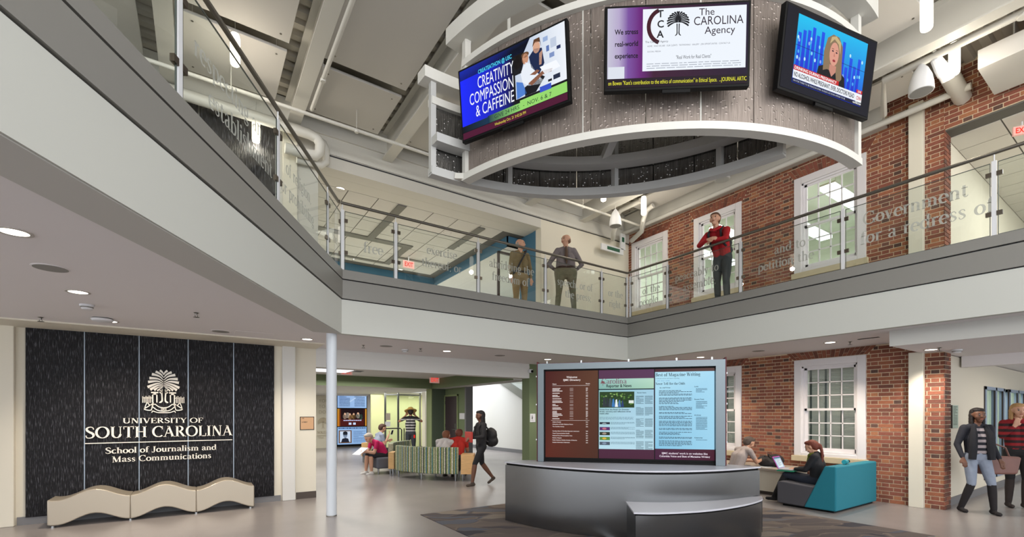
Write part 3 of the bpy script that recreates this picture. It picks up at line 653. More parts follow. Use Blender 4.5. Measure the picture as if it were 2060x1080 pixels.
struct('wall_room_upper', MB().box(15.4, 2.4, ZU, 15.5, 9.3, 6.9), 'room_pale'); struct('wall_room_upper_side', MB().box(WX+.3, 9.2, ZU, 15.4, 9.3, 6.9), 'room_pale'); struct('wall_room_upper_near', MB().box(WX+.3, 2.36, ZU, 15.4, 2.46, 6.9), 'room_pale')
struct('ceiling_room_upper', MB().box(WX+.3, 2.4, 6.75, 15.4, 9.3, 6.85), 'room_pale'); struct('floor_room_upper', MB().box(WX+.05, 2.46, ZU-.1, 15.4, 9.3, ZU), 'room_pale')
FLB = ['nearest', 'second', 'third', 'fourth', 'fifth', 'farthest']
for i in range(5):
    y = 3.1+i*1.3
    t = thing('ceiling_light', 'long white hanging light in the upper room, %s along the brick wall' % FLB[i], 'light', (12.4, y, 6.3), 0, 'linear lights behind the upper windows')
    MB().box(11.0, y-.14, 6.28, 14.2, y+.14, 6.36).build('diffuser', 'troffer', t); MB().box(11.0, y-.15, 6.36, 14.2, y+.15, 6.4).build('housing', 'steel_white', t)
    for x_ in (11.4, 13.8): MB().tube([(x_, y, 6.4), (x_, y, 6.75)], .006, 6).build('hanger', 'steel_white', t)
lamp('AREA', 'room_light', (12.5, 5.8, 6.2), 150, (.97, 1, .95), sx=4, sy=5.5, target=(12.5, 5.8, 0))
lamp('AREA', 'room_light', (10.9, 5.8, 2.55), 55, (1, 1, .97), sx=.8, sy=5, target=(10.9, 5.8, 0))
# white columns in front of the brick, lower and upper, and corridor
cy0, cy1 = atx(1857.5, 9.72), atx(1828, 9.72)
struct('trim_22', MB().box(9.70, cy0, 0, WX, cy1, ZC-.2), 'cream', bevel=.006)
struct('trim_23', MB().box(9.70, cy0, ZU, WX, cy1, 6.6), 'cream', bevel=.006)
# corridor to the right
struct('wall_corridor', MB().box(WX+.012, 2.33, 0, 12.55, 2.5, 2.5), 'cream')
struct('wall_corridor_far', MB().box(12.55, 2.33, 0, 18, 2.5, .25), 'cream'); struct('wall_corridor_far', MB().box(12.55, 2.33, 2.06, 18, 2.5, 2.5), 'cream')
struct('baseboard_corridor', MB().box(WX+.3, 2.315, 0, 18, 2.33, .13), 'base_grey')
struct('ceiling_corridor_lower', MB().prism([(8.36, -5), (18, -5), (18, 2.53), (8.36, 2.53)], 2.513, 2.73), 'soffit')
struct('trim_24', MB().box(8.34, -5, 2.505, 8.36, 2.53, 2.73), 'soffit_strip')
struct('trim_25', MB().box(10.9, -5, 2.33, 11.1, 2.3, 2.513), 'soffit')
struct('wall_corridor_end', MB().box(17.9, -5, 0, 18, 2.5, 2.5), 'white_wall')
mat('mull', '8fa0b8', .4); mat('mull_dark', '2f2624', .4)
for i, (pa, pb) in enumerate(((1980, 2020), (2029, 2062))):
    k0, k1 = aty(pa, 2.33), aty(pb, 2.33); Wn = sempty('window_%d' % (7+i), (k0, 2.33, .25))
    for q, mm in ((k0, 'mull'), ((k0+k1)/2, 'mull'), (k1-.14, 'mull')): MB().box(q, 2.31, .25, q+.1, 2.38, 2.06).build('mullion', mm, Wn); MB().box(q-.03, 2.318, .25, q, 2.34, 2.06).build('mullion_edge', 'mull_dark', Wn)
    MB().box(k0, 2.31, .25, k1, 2.4, .31).build('mullion', 'mull', Wn); MB().box(k0, 2.31, 2.0, k1, 2.4, 2.06).build('mullion', 'mull', Wn)
    MB().box(k0, 2.36, .3, k1, 2.365, 2.0).build('pane', 'pane', Wn)
mat('office_pale', 'ccd8cc', .8); struct('wall_office', MB().box(12.55, 3.4, 0, 18, 3.5, 2.6), 'office_pale'); struct('wall_office_side', MB().box(17.8, 2.5, 0, 17.9, 3.4, 2.5), 'office_pale'); struct('ceiling_office', MB().box(12.55, 2.5, 2.45, 18, 5, 2.5), 'white_wall')
lamp('AREA', 'office_light', (15, 2.9, 2.4), 60, (.95, 1, .98), sx=4, sy=.5, target=(15, 2.95, 0))
# upper opening right of the brick: corridor with tile ceiling
struct('wall_upper_corridor', MB().box(WX+.3, 2.3, ZU, 18, 2.36, 6.02), 'cream'); cc_ = struct('ceiling_upper_corridor', MB().box(WX+.02, -5, 6.0, 18, 2.3, 6.04), 'tile_grid')
tiles(cc_, WX+.3, 2.3-.61*7, 12, 7, 5.99); struct('wall_upper_corridor_end', MB().box(16, -5, ZU, 16.1, 2.3, 6), 'white_wall')
struct('wall_light_block', MB().box(WX, -6, 0, WX+.3, -1.2, 6.95), 'cream')  # unseen wall, added to keep side light off the left fascia
# ------------------------------------------------------------------ roof
dk = MB(); y = -6.0; prof = [(0, 6.98), (.07, 6.98), (.1, 6.92), (.2, 6.92), (.23, 6.98)]
pts = []
while y < 8.9:
    for dy, z in prof[:4]: pts.append((y+dy, z))
    y += .23
for i in range(len(pts)-1): dk.quad((-9, pts[i][0], pts[i][1]), (WX+.2, pts[i][0], pts[i][1]), (WX+.2, pts[i+1][0], pts[i+1][1]), (-9, pts[i+1][0], pts[i+1][1]))
struct('ceiling_deck', dk, 'deck', fixn=False); struct('ceiling_roof', MB().box(-9, -6, 7.0, WX+.3, 9.1, 7.1), 'deck')
def ibeam(x, y0, y1, z0=6.38, h=.5, fw=.2):
    return MB().box(x-fw/2, y0, z0, x+fw/2, y1, z0+.025).box(x-.012, y0, z0+.025, x+.012, y1, z0+h-.02).box(x-fw/2, y0, z0+h-.02, x+fw/2, y1, z0+h)
BL = {-2: 'white steel roof beam at the far left above the feature panelling', -1: 'white steel roof beam above the left pendant lights', 0: 'white steel roof beam crossing above the left gallery corner', 1: 'white steel roof beam left of the hanging media ring', 2: 'white steel roof beam running behind the left screen of the media ring', 3: 'white steel roof beam behind the middle of the media ring', 4: 'white steel roof beam above the right screen of the media ring'}
for k in range(-2, 5):
    x = 1.33+1.68*k
    t = thing('roof_beam', BL[k], 'beam', (x, WUY-.1, 6.38), 0, 'steel roof beams'); ibeam(x, -6, WUY-.03).build('steel_beam', 'steel_white', t)
    for yy in (WUY-.35, ): MB().box(x-.05, WUY-.03, 6.42, x+.05, WUY-.02, 6.8).build('end_plate', 'steel_white', t)
t = thing('roof_beam', 'deep white steel girder along the top of the brick wall', 'beam', (9.7, 5.9, 6.42), 0, 'steel roof beams')
ibeam(9.68, 3.0, WUY-.03, 6.43, .5, .24).build('steel_beam', 'steel_white', t); MB().box(9.57, 3, 6.48, 9.6, WUY-.03, 6.86).build('cover_plate', 'steel_white', t)
t = thing('roof_beam', 'white steel beam bolted along the top of the back wall', 'beam', (3, WUY, 6.5), 0, 'steel roof beams')
MB().box(-5, WUY-.06, 6.5, 9.5, WUY-.02, 6.92).build('steel_beam', 'steel_white', t)
pl = thing('x', 'x', 'x'); bpy.data.objects.remove(pl)
def sheet(x0, x1, y0, y1, label, z=6.62):
    t = thing('acoustic_panel', label, 'ceiling panel', ((x0+x1)/2, (y0+y1)/2, z), 0, 'white acoustic ceiling panels')
    MB().box(x0, y0, z, x1, y1, z+.04).build('board', 'panel_white', t, bevel=.004)
    for xx in (x0+.12, x1-.12):
        for yy in (y0+.12, y1-.12): MB().lathe((xx, yy, z-.004), [(.014, 0), (.014, .005)], 8).build('fixing', 'rail_grey', t); MB().tube([(xx, yy, z+.04), (xx, yy, 6.93)], .006, 5).build('hanger', 'steel_white', t)
rows = [(7.2, 8.4, 'at the back wall'), (4.6, 7.02, 'second from the back wall'), (1.95, 4.42, 'third from the back wall')]
bays = {-2: 'far left bay', -1: 'bay over the left pendant lights', 0: 'bay just right of the left gallery corner', 1: 'bay left of the media ring', 2: 'bay over the left screen', 3: 'bay over the middle screen'}
for k, bn in bays.items():
    x = 1.33+1.68*k
    for (a, c, rn) in rows: sheet(x+.17, x+1.39, a, c, 'white acoustic panel, %s, %s' % (bn, rn))
sheet(8.7, 9.37, 5.2, 7.82, 'narrow white acoustic panel beside the girder over the brick wall'); sheet(8.7, 9.37, 2.4, 5.0, 'narrow white acoustic panel above the right pendant lights')
# pipes
def pipe(path, r, label, m='steel_white', clamps=()):
    t = thing('pipe', label, 'pipe', path[0]); MB().tube(path, r, 10).build('pipe_run', m, t, smooth=True)
    for c in clamps: MB().tube([Vector(c), (c[0], c[1], 6.93)], .006, 5).build('hanger', m, t); MB().lathe((c[0], c[1], c[2]-r-.012), [(r*1.2, 0), (r*1.35, .012), (r*1.35, .03), (r*1.2, .04)], 10).build('coupling', m, t)
pipe([(-4, 7.9, 6.27), (9.4, 7.9, 6.27)], .028, 'thin white sprinkler pipe running along the top of the back wall', clamps=[(x, 7.9, 6.27) for x in (-2, .4, 2.2, 3.9, 5.6, 7.3)])
pipe([(1.48, -4, 6.3), (1.48, 7.8, 6.3)], .03, 'thin white sprinkler pipe hung beside the beam above the left gallery corner', clamps=[(1.48, y, 6.3) for y in (3, 5, 7)])
pipe([(9.52, 1.9, 6.4), (9.52, 8.7, 6.4)], .05, 'white pipe along the foot of the girder over the brick wall')
pipe([(8.35, -3, 6.42), (8.35, 2.6, 6.42), (9.3, 2.9, 6.42)], .05, 'white pipe near the bell lamp at the top right', clamps=[(8.35, 1.2, 6.42)])
pipe([(-3, 8.45, 6.27), (1.55, 8.45, 6.27), (1.68, 8.45, 6.24), (1.74, 8.45, 6.15), (1.74, 8.5, 6.04), (1.68, 8.52, 5.97), (1.5, 8.52, 5.95), (1.2, 8.52, 5.95)], .085, 'thick white insulated pipe bending down beside the left feature panelling')
pipe([(1.75, 8.66, 6.33), (1.84, 8.66, 6.3), (1.88, 8.66, 6.2), (1.88, 8.66, 5.98), (1.8, 8.66, 5.9), (1.4, 8.66, 5.88)], .06, 'second white insulated pipe bending down behind the thick one')
pipe([(8.55, 7.3, 6.5), (8.55, 7.9, 6.5), (8.55, 8.05, 6.42), (8.55, 8.05, 6.25), (8.7, 8.3, 6.1), (9.0, 8.6, 6.1)], .06, 'bent white pipe below the panel in the back right corner')
pipe([(9.0, 7.3, 6.5), (9.0, 7.5, 6.45), (9.0, 7.6, 6.25), (9.3, 7.9, 6.15), (9.6, 8.5, 6.15)], .06, 'second bent white pipe in the back right corner')
pipe([(8.9, 2.05, 6.5), (9.3, 2.05, 6.45), (9.78, 2.05, 6.4)], .11, 'stubby white duct pipe meeting the brick above the right opening')
bx = thing('duct', 'white rectangular duct hung at the top right corner', 'duct', (9.23, -.3, 6.2)); MB().box(8.78, -4, 6.2, 9.68, 1.69, 6.46).build('duct_body', 'panel_white', bx, bevel=.005)
for y in (1.4, -.5): MB().tube([(9.1, y, 6.46), (9.1, y, 6.93)], .01, 6).build('hanger', 'steel_white', bx)
# ------------------------------------------------------------------ glass balustrades
TOP = 4.70
def railing(name, label, A, B, posts, words, dirflip=False, rail_to=None):
    A, B = Vector((*A, 0)), Vector((*B, 0)); d = (B-A).normalized(); n = Vector((d.y, -d.x, 0))
    t = thing(name, label, 'railing', (A.x, A.y, 3.68))
    MB().tube([A+Vector((0, 0, TOP)), B+Vector((0, 0, TOP))], .023, 12).build('handrail', 'rail_grey', t, smooth=True)
    for i, p in enumerate(posts):
        c = A+d*p; s = MB().obox(c+Vector((0, 0, 4.13)), d*.022, n*.012, (0, 0, .47)); s.tube([c+Vector((0, 0, 4.6)), c+Vector((0, 0, 4.69))], .007, 6)
        po = s.build('post', 'post_white', t)
        for z in (3.96, 4.44):
            for sg in ((-1, 1) if 0 < i < len(posts)-1 else ((1,) if i == 0 else (-1,))):
                MB().obox(c+d*sg*.048+Vector((0, 0, z)), d*.026, n*.016, (0, 0, .026)).build('clamp', 'clamp', po)
    for i in range(len(posts)-1):
        a, b = A+d*(posts[i]+.035), A+d*(posts[i+1]-.035)
        g = MB().obox((a+b)/2+Vector((0, 0, 4.14)), (b-a)/2, n*.005, (0, 0, .44)).build('glass_panel', 'glass', t)
        e = MB()
        for z in (3.70, 4.58): e.obox((a+b)/2+Vector((0, 0, z)), (b-a)/2, n*.0056, (0, 0, .0035))
        for q in (a, b): e.obox(q+Vector((0, 0, 4.14)), d*.003, n*.0056, (0, 0, .44))
        e.build('glass_edge', 'glass_edge', g)
        wd = words[i] if i < len(words) else None
        if wd:
            L_ = (b-a).length
            for j, (tx, z, x, h) in enumerate(wd):
                xx = x*L_
                for w1 in tx.split(): F = Flat(plane(a+n*.006, d, 0), .0004); F.text(w1, xx, z, h, 'b4b6ae', 'serif'); F.build('etched_word', g, ETCH); xx += serif(w1+' ', h)[1]+.06*h
    return t
mat('glass_edge', '4a514d', .4)
ETCH = mat('etch', 'b0b3aa')
ETCH.node_tree.nodes['Principled BSDF'].inputs['Alpha'].default_value = .8
yr = C2[1]+.05
def pl_t(px):   # distance from the left-gallery corner where a photo column meets its rail line
    k = (px-CX0)/FPX; Dx, Dy = FW.x+RT.x*k, FW.y+RT.y*k
    ax, ay = C2[0]-.03, C2[1]+.05
    # a + t*LD = s*D
    det = LD[0]*(-Dy)+LD[1]*Dx; return (-ax*(-Dy)-ay*Dx)/det
LT = [pl_t(p) for p in (686, 659, 559, 360)]; LT = LT+[LT[-1]+(LT[-1]-LT[-2])*1.02, LT[-1]+2*(LT[-1]-LT[-2])]
LT = sorted(LT); A = (C2[0]-.03+LD[0]*LT[-1], C2[1]+.05+LD[1]*LT[-1]); tt = LT[-1]
posts = [tt-x for x in LT][::-1]
# panels from the camera end: two out of sight, then 'respecting an establishment', 'of religion ...', 'the'
railing('glass_railing', 'glass railing lettered respecting an establishment of religion, running up the left gallery', A, (C2[0]-.03, C2[1]+.05), posts,
        [None, None, [('respecting an', 4.16, .08, .17), ('establishment', 3.90, .2, .17)], [('of religion,', 4.14, .1, .15), ('or prohibiting', 3.9, .02, .15)], [('the', 4.02, .3, .14)]])
bp_ = [aty(p, yr)-C2[0] for p in (689, 796, 962, 1097, 1210, 1261)]
railing('glass_railing', 'glass railing lettered free exercise thereof, along the back gallery', (C2[0], yr), (C1[0]+.05, yr), bp_,
        [[('free', 4.02, .36, .17)], [('exercise', 4.2, .34, .15), ('thereof; or', 3.98, .28, .15)], [('abridging the', 4.2, .13, .16), ('freedom of', 3.97, .17, .16)], [('speech, or of', 4.12, .18, .16), ('the press;', 3.9, .32, .16)], [('or the', 4.1, .22, .16), ('right', 3.87, .26, .16)]])
xr_ = C1[0]+.05
ry = [atx(p, xr_) for p in (1268, 1343, 1490, 1696, 2000)]; ry.append(ry[-1]-1.6); ry.append(ry[-1]-1.6)
railing('glass_railing', 'glass railing lettered petition the Government for a redress, along the brick side', (xr_, yr-.0), (xr_, ry[-1]), [yr-y for y in ry],
        [[('of the', 4.12, .34, .16), ('people', 3.88, .24, .16)], [('peaceably to', 4.2, .1, .16), ('assemble,', 3.97, .22, .16)], [('and to', 4.2, .36, .16), ('petition the', 3.97, .18, .16)], [('Government', 4.26, .14, .19), ('for a redress of', 3.99, .12, .19)], [('grievances.', 4.2, .16, .19)]])
# ------------------------------------------------------------------ the hanging media ring
m = bpy.data.materials.new('rain_glass'); m.use_nodes = True; n = m.node_tree.nodes; L = m.node_tree.links; b = n['Principled BSDF']; MATS['rain_glass'] = m
b.inputs['Metallic'].default_value = .45; b.inputs['Roughness'].default_value = .32
tc = n.new('ShaderNodeTexCoord'); vo = n.new('ShaderNodeTexVoronoi'); vo.inputs['Scale'].default_value = 22
mr = n.new('ShaderNodeMapRange'); mr.inputs[1].default_value = 0; mr.inputs[2].default_value = .28; mr.inputs[3].default_value = 1; mr.inputs[4].default_value = 0
mp = n.new('ShaderNodeMapping'); mp.inputs['Scale'].default_value = (150, 150, 5); no = n.new('ShaderNodeTexNoise'); no.inputs['Scale'].default_value = 1; no.inputs['Detail'].default_value = 3
ad = n.new('ShaderNodeMath'); ad.operation = 'MULTIPLY_ADD'; ad.inputs[1].default_value = 2.6; bp = n.new('ShaderNodeBump'); bp.inputs['Distance'].default_value = .012; bp.inputs['Strength'].default_value = .35
L.new(tc.outputs['Object'], vo.inputs[0]); L.new(vo.outputs['Distance'], mr.inputs[0]); L.new(tc.outputs['Object'], mp.inputs[0]); L.new(mp.outputs[0], no.inputs[0])
L.new(mr.outputs[0], ad.inputs[0]); L.new(no.outputs[0], ad.inputs[2]); L.new(ad.outputs[0], bp.inputs['Height']); L.new(bp.outputs[0], b.inputs['Normal'])
cr2 = n.new('ShaderNodeValToRGB'); cr2.color_ramp.elements[0].color = srgb('7c716b'); cr2.color_ramp.elements[1].color = srgb('9f948c'); cr2.color_ramp.elements[0].position = .3; cr2.color_ramp.elements[1].position = .75
L.new(no.outputs[0], cr2.inputs[0]); L.new(cr2.outputs[0], b.inputs['Base Color'])
m2 = m.copy(); m2.name = 'rain_glass_back'; MATS['rain_glass_back'] = m2; n2_ = m2.node_tree.nodes; n2_['Principled BSDF'].inputs['Metallic'].default_value = .85; n2_['Principled BSDF'].inputs['Roughness'].default_value = .22
for q_ in n2_:
    if q_.type == 'VALTORGB': q_.color_ramp.elements[0].color = srgb('5c5a58'); q_.color_ramp.elements[1].color = srgb('9a9895')
mat('ring_grey', 'b9b9b7', .5)
NC, NR = (5.55, 5.15), 3.16; FC, FR = (2.15, 1.94), 2.72
ring = thing('media_ring', 'white steel ring of two curved arms with rippled glass hung under the roof', 'hanging structure', (4, 3.6, 4.1))
def armpt(c, r, a): return (c[0]+r*math.cos(R(a)), c[1]+r*math.sin(R(a)))
a0, a1 = 191.0, 272.0
MB().arc(NC, NR-.06, NR+.05, 4.08, 4.15, a0, a1).build('bottom_rail', 'steel_white', ring)
MB().arc(NC, NR-.06, NR+.05, 5.33, 5.40, a0, a1).build('top_rail', 'steel_white', ring)
MB().arc(NC, NR-.06, NR+.14, 5.62, 5.80, a0-3, a1+3).build('crown_rail', 'steel_white', ring)
NP = 9
for i in range(NP):
    b0, b1 = a0+(a1-a0)*i/NP, a0+(a1-a0)*(i+1)/NP
    MB().arc(NC, NR-.012, NR+.0, 4.15, 5.33, b0+.08, b1-.08, 8).build('rippled_glass_panel', 'rain_glass', ring)
for a in (a0+.4, a1-.4):
    x, y = armpt(NC, NR, a); MB().box(x-.035, y-.035, 4.1, x+.035, y+.035, 5.65).build('post', 'steel_white', ring)
for an in (216.5, 236, 254.2):
    x, y = armpt(NC, NR-.05, an); MB().box(x-.04, y-.04, 4.1, x+.04, y+.04, 5.65).build('post', 'steel_white', ring)
    if an != 236: MB().tube([(x, y, 5.8), (x, y, 6.38)], .02, 8).build('hanger', 'steel_white', ring)
f0, f1 = 91.5, 8.0
MB().arc(FC, FR-.05, FR+.05, 4.10, 4.19, f1, f0).build('bottom_rail', 'ring_grey', ring)
MB().arc(FC, FR-.17, FR-.02, 4.40, 4.49, f1+6, f0).build('middle_rail', 'ring_grey', ring)
MB().arc(FC, FR-.05, FR+.05, 4.86, 4.94, f1, f0).build('top_rail', 'steel_white', ring)
MB().arc(FC, FR-.07, FR+.1, 5.10, 5.22, f1-2, f0+2).build('crown_rail', 'steel_white', ring)
for i in range(9):
    b0, b1 = f1+(f0-f1)*i/9, f1+(f0-f1)*(i+1)/9
    MB().arc(FC, FR, FR+.012, 4.19, 4.86, b0+.1, b1-.1, 8).build('rippled_glass_panel', 'rain_glass_back', ring)
for a in (f1+.5, 20.9, 45, 71.6, f0-.5):
    x, y = armpt(FC, FR-.01, a); MB().box(x-.03, y-.03, 4.12, x+.03, y+.03, 5.12).build('post', 'ring_grey', ring)
    if a in (20.9, 71.6): MB().tube([(x, y, 5.2), (x, y, 6.38)], .02, 8).build('hanger', 'steel_white', ring)
for fa, na in ((48, 232), (78, 205), (20, 252)):
    p, q = armpt(FC, FR-.1, fa), armpt(NC, NR-.05, na); MB().bar((*p, 4.45), (*q, 5.36), .09, .07).build('cross_tie', 'ring_grey', ring)
p, q = armpt(FC, FR-.05, f0-6), armpt(NC, NR, a0+1); MB().bar((*p, 4.14), (*q, 4.12), .06, .06).build('cross_tie', 'steel_white', ring)
p, q = armpt(FC, FR, f0-8), armpt(NC, NR, a0+1); MB().bar((*p, 5.16), (*q, 5.7), .06, .06).build('cross_tie', 'steel_white', ring)
# screens on the far side of the ring, seen from behind
for i, a in enumerate((66, 33)):
    x, y = armpt(FC, FR+.16, a); e = Vector((-math.sin(R(a)), math.cos(R(a)), 0)); nn = Vector((math.cos(R(a)), math.sin(R(a)), 0))
    t = thing('television', ['black back of a screen hung on the far arm of the ring, left of centre', 'black back of a screen hung on the far arm of the ring, right of centre'][i], 'television', (x, y, 4.1), 0)
    MB().obox((x, y, 4.56), e*.58, nn*.03, (0, 0, .34)).build('housing', 'black', t); c = Vector((x, y, 4.5))-nn*.09
    MB().obox(c, e*.035, nn*.02, (0, 0, .3)).build('mounting_arm', 'steel_white', t); MB().obox(c-Vector((0, 0, .04)), e*.1, nn*.03, (0, 0, .035)).build('socket_box', 'steel_white', t)
    MB().tube([c+e*.2+Vector((0, 0, .3)), c+e*.22, c+e*.1-Vector((0, 0, .08))], .008, 6).build('cable', 'steel_white', t)

W_, H_ = 1.24, .715
def tv(label, u, v, z, yaw, tilt):
    ex = Vector((math.cos(yaw), math.sin(yaw), 0)); nn = Vector((math.sin(yaw), -math.cos(yaw), 0)); up = Vector((0, 0, 1))*math.cos(tilt)+nn*math.sin(tilt); n2 = ex.cross(up)
    t = thing('television', label, 'television', (u, v, z-.36)); c = Vector((u, v, z))
    MB().obox(c-n2*.03, ex*W_/2, n2*.028, up*H_/2).build('housing', 'black', t, bevel=.006)
    MB().obox(c-n2*.02-up*(H_/2+.012), ex*.12, n2*.012, up*.014).build('sensor_bar', 'black', t)
    MB().bar(c-n2*.05, c-n2*.3, .22, .22).build('mounting_arm', 'steel_white', t)
    return t, plane(c+n2*.0-ex*W_/2-up*H_/2, ex, tilt)
bz = .022
# left screen
t1, M1 = tv('left screen on the ring, blue CREATIVITY COMPASSION & CAFFEINE slide', 2.521, 3.761, 4.724, -1.15, .104)
F = Flat(M1); X0, X1, Z0, Z1 = bz, W_-bz, bz, H_-bz
def g4(a, b_): return [a, b_, b_, a]
F.rect('050510', X0, Z0, X1, Z1)
F.lay = 1; F.poly(g4('1226ff', '1420c8'), [(X0, .14), (.36, .14), (.36, Z1), (X0, Z1)]); F.poly(g4('1420c8', '07070f'), [(.36, .14), (.66, .14), (.66, Z1), (.36, Z1)])
F.rect('07070f', .66, .14, X1, Z1); F.poly(['0a1430', '0a1430', '05060c', '1b2f6a'], [(X0, .6), (X1, .6), (X1, Z1), (X0, Z1)])
F.lay = 2; F.poly(g4('c9d4e6', 'eef3fa'), [(.68, .2), (X1, .2), (X1, Z1), (.86, Z1), (.78, .58), (.68, .5)])
F.poly(g4('0b2a4a', '8fd46e'), [(.34, .09), (.72, .09), (.72, .16), (.34, .16)]); F.rect('96d86c', .72, .09, X1, .18); F.poly(g4('06060e', '0c3350'), [(X0, .09), (.36, .09), (.36, .15), (X0, .15)]); F.rect('4e0c30', X0, Z0, X1, .085)
F.lay = 3   # picture: people working at laptops
F.poly('101018', [(.66, .5), (.7, .6), (.76, .58), (.78, .5), (.75, .42), (.68, .42)]); F.ell('1a1310', .715, .53, .05, .065); F.poly('e9eff8', [(.74, .42), (.8, .5), (.86, .46), (.93, .33), (.98, .28), (.96, .25), (.82, .28), (.76, .33)])
F.ell('c99274', .80, .53, .035, .048); F.ell('6b4a30', .80, .565, .042, .025); F.poly('13224a', [(.86, .43), (.84, .53), (.9, .58), (.98, .56), (1.0, .42), (.94, .34)]); F.ell('d8a68a', .925, .585, .038, .052); F.poly('5d3a22', [(.88, .6), (.9, .66), (.96, .66), (.975, .57), (.96, .62), (.91, .63)])
F.poly('d8a68a', [(.95, .52), (.985, .54), (.97, .42), (.945, .42)]); F.poly('4d7fd0', [(.69, .2), (.69, .36), (.76, .33), (.8, .22)]); F.poly('0a0c16', [(.78, .2), (.78, .28), (.96, .33), (1.0, .3), (.9, .2)])
F.lay = 4; F.poly('8a5a44', [(.82, .3), (.98, .36), (1.08, .345), (1.07, .32), (.98, .325), (.86, .27)]); F.poly('8a5a44', [(.84, .37), (.92, .39), (.95, .37), (.9, .35)]); F.poly('f6f9ff', [(.95, .4), (1.12, .4), (1.16, .33), (1.0, .32)])
for i, (x, z, ww, hh, c_) in enumerate([(1.02, .62, .05, .04, '9ab0d8'), (1.1, .56, .06, .08, 'c2cde0'), (1.15, .5, .04, .03, '23305e'), (1.08, .46, .05, .04, '7f94c4'), (1.0, .2, .12, .05, '3450c8'), (1.12, .26, .07, .04, '202a44'), (1.05, .25, .04, .02, '111522'), (1.16, .62, .03, .05, 'e8eef8'), (1.04, .53, .03, .05, '5f78b4')]): F.rect(c_, x-ww/2, z-hh/2, x+ww/2, z+hh/2, 4+i % 2)
F.build('screen_picture', t1)
F = Flat(M1, .0006); F.lay = 8
F.text('CREATEATHON @ USC', .255, .59, .036, '4fd6f4', 'sans', wid=.4, bold=True)
for tx, x, z, wd in (('CREATIVITY', .24, .455, .43), ('COMPASSION', .13, .325, .53), ('& CAFFEINE', .2, .195, .46)): F.text(tx, x, z, .108, 'f4f6ff', 'sans', wid=wd)
F.text('GIVE 24 HRS.  -  NOV. 6 & 7', .42, .108, .036, '18302c', 'sans', wid=.64); F.text('Wednesday Oct. 21 3:42:26 PM', .42, .04, .026, 'e8d84a', 'sans', wid=.36)
F.build('lettering', t1)
# middle screen
t2, M2 = tv('middle screen on the ring, white page headed The CAROLINA Agency', 3.438, 2.534, 4.708, -.649, .049)
F = Flat(M2); F.rect('2a0f34', X0, Z0, X1, Z1); F.lay = 1
ps = [(X0, 'c6c4d6'), (.12, 'b6a8cc'), (.2, '7a50a0'), (.3, '6a1f7a'), (.42, '3c1030'), (X1, '1a0a2a')]
for (xa, ca), (xb, cb) in zip(ps, ps[1:]): F.poly(g4(ca, cb), [(xa, .1), (xb, .1), (xb, Z1), (xa, Z1)])
F.rect('1c0a1a', X0, Z0, X1, .1); F.lay = 2; F.rect('dde2ec', .03, .1, .17, .2)
F.rect('eef4fc', .325, .155, 1.2, Z1-.02); F.lay = 3
F.P += [(p, [srgb('3f0c1e')]*len(p), 3) for p in [[(x, z) for x, z in q] for q in E(.50, .525, .125, .14, 108, 252, .034, 16)]]
F.build('screen_picture', t2)
F = Flat(M2); F.lay = 6
for i, tx in enumerate(('We stress', 'real-world', 'experience')): F.text(tx, .085, .47-.1*i, .042, '0c0812', 'sans', wid=.2, bold=True)
for i, c_ in enumerate('TCA'): F.text(c_, .475, .60-.085*i, .058, '14141c', 'sans', al='c', bold=True)
F.text('The', .80, .6, .058, '2a1a2c'); F.text('CAROLINA', .755, .52, .07, '2a1a2c', wid=.42); F.text('Agency', .85, .445, .06, '2a1a2c')
F.text('The Carolina Agency', .345, .39, .016, '3c3c46', 'sans'); F.text('HOME   WHO WE ARE   OUR CLIENTS   TESTIMONIALS   GALLERY   JOB OPPORTUNITIES   CONTACT US', .365, .355, .013, '6d6f78', 'sans', wid=.7); F.text('SOCIAL MEDIA', .365, .31, .012, '6d6f78', 'sans')
F.text('"Real Work for Real Clients"', .76, .245, .03, '44454e', 'sans', al='c', wid=.3); F.lines(.36, .215, .8, .055, 3, '9aa0ac', 3, th=.28)
F.text('on Bowen "Kant\'s contribution to the ethics of communication" in Ethical Space.  ...JOURNAL ARTIC', .03, .045, .034, 'f2ee3c', 'sans', wid=1.18)
# palmetto emblem
def palm(F, cx, cz, s, col):
    for i in range(8):
        a = R(-22+i*15.3)
        for sg in (-1, 1):
            ex_, ez_ = math.cos(a)*.5*s*sg, math.sin(a)*.44*s
            P = [(cx+sg*.01*s, cz, .01*s), (cx+ex_*.4, cz+ez_*.55+.09*s, .05*s), (cx+ex_*.8, cz+ez_*.9+.06*s, .075*s), (cx+ex_, cz+ez_, .065*s)]
            F.P += [(q, [srgb(col)]*4, F.lay) for q in ribbon(cr(P, 4))]
    for sg in (-1, 1): F.P += [(q, [srgb(col)]*4, F.lay) for q in ribbon(cr([(cx+sg*.05*s, cz-.05*s, .05*s), (cx+sg*.045*s, cz-.35*s, .045*s), (cx+sg*.05*s, cz-.5*s, .05*s), (cx+sg*.13*s, cz-.58*s, .03*s)], 4))]
palm(F, .625, .55, .19, '10121a')
F.build('lettering', t2)
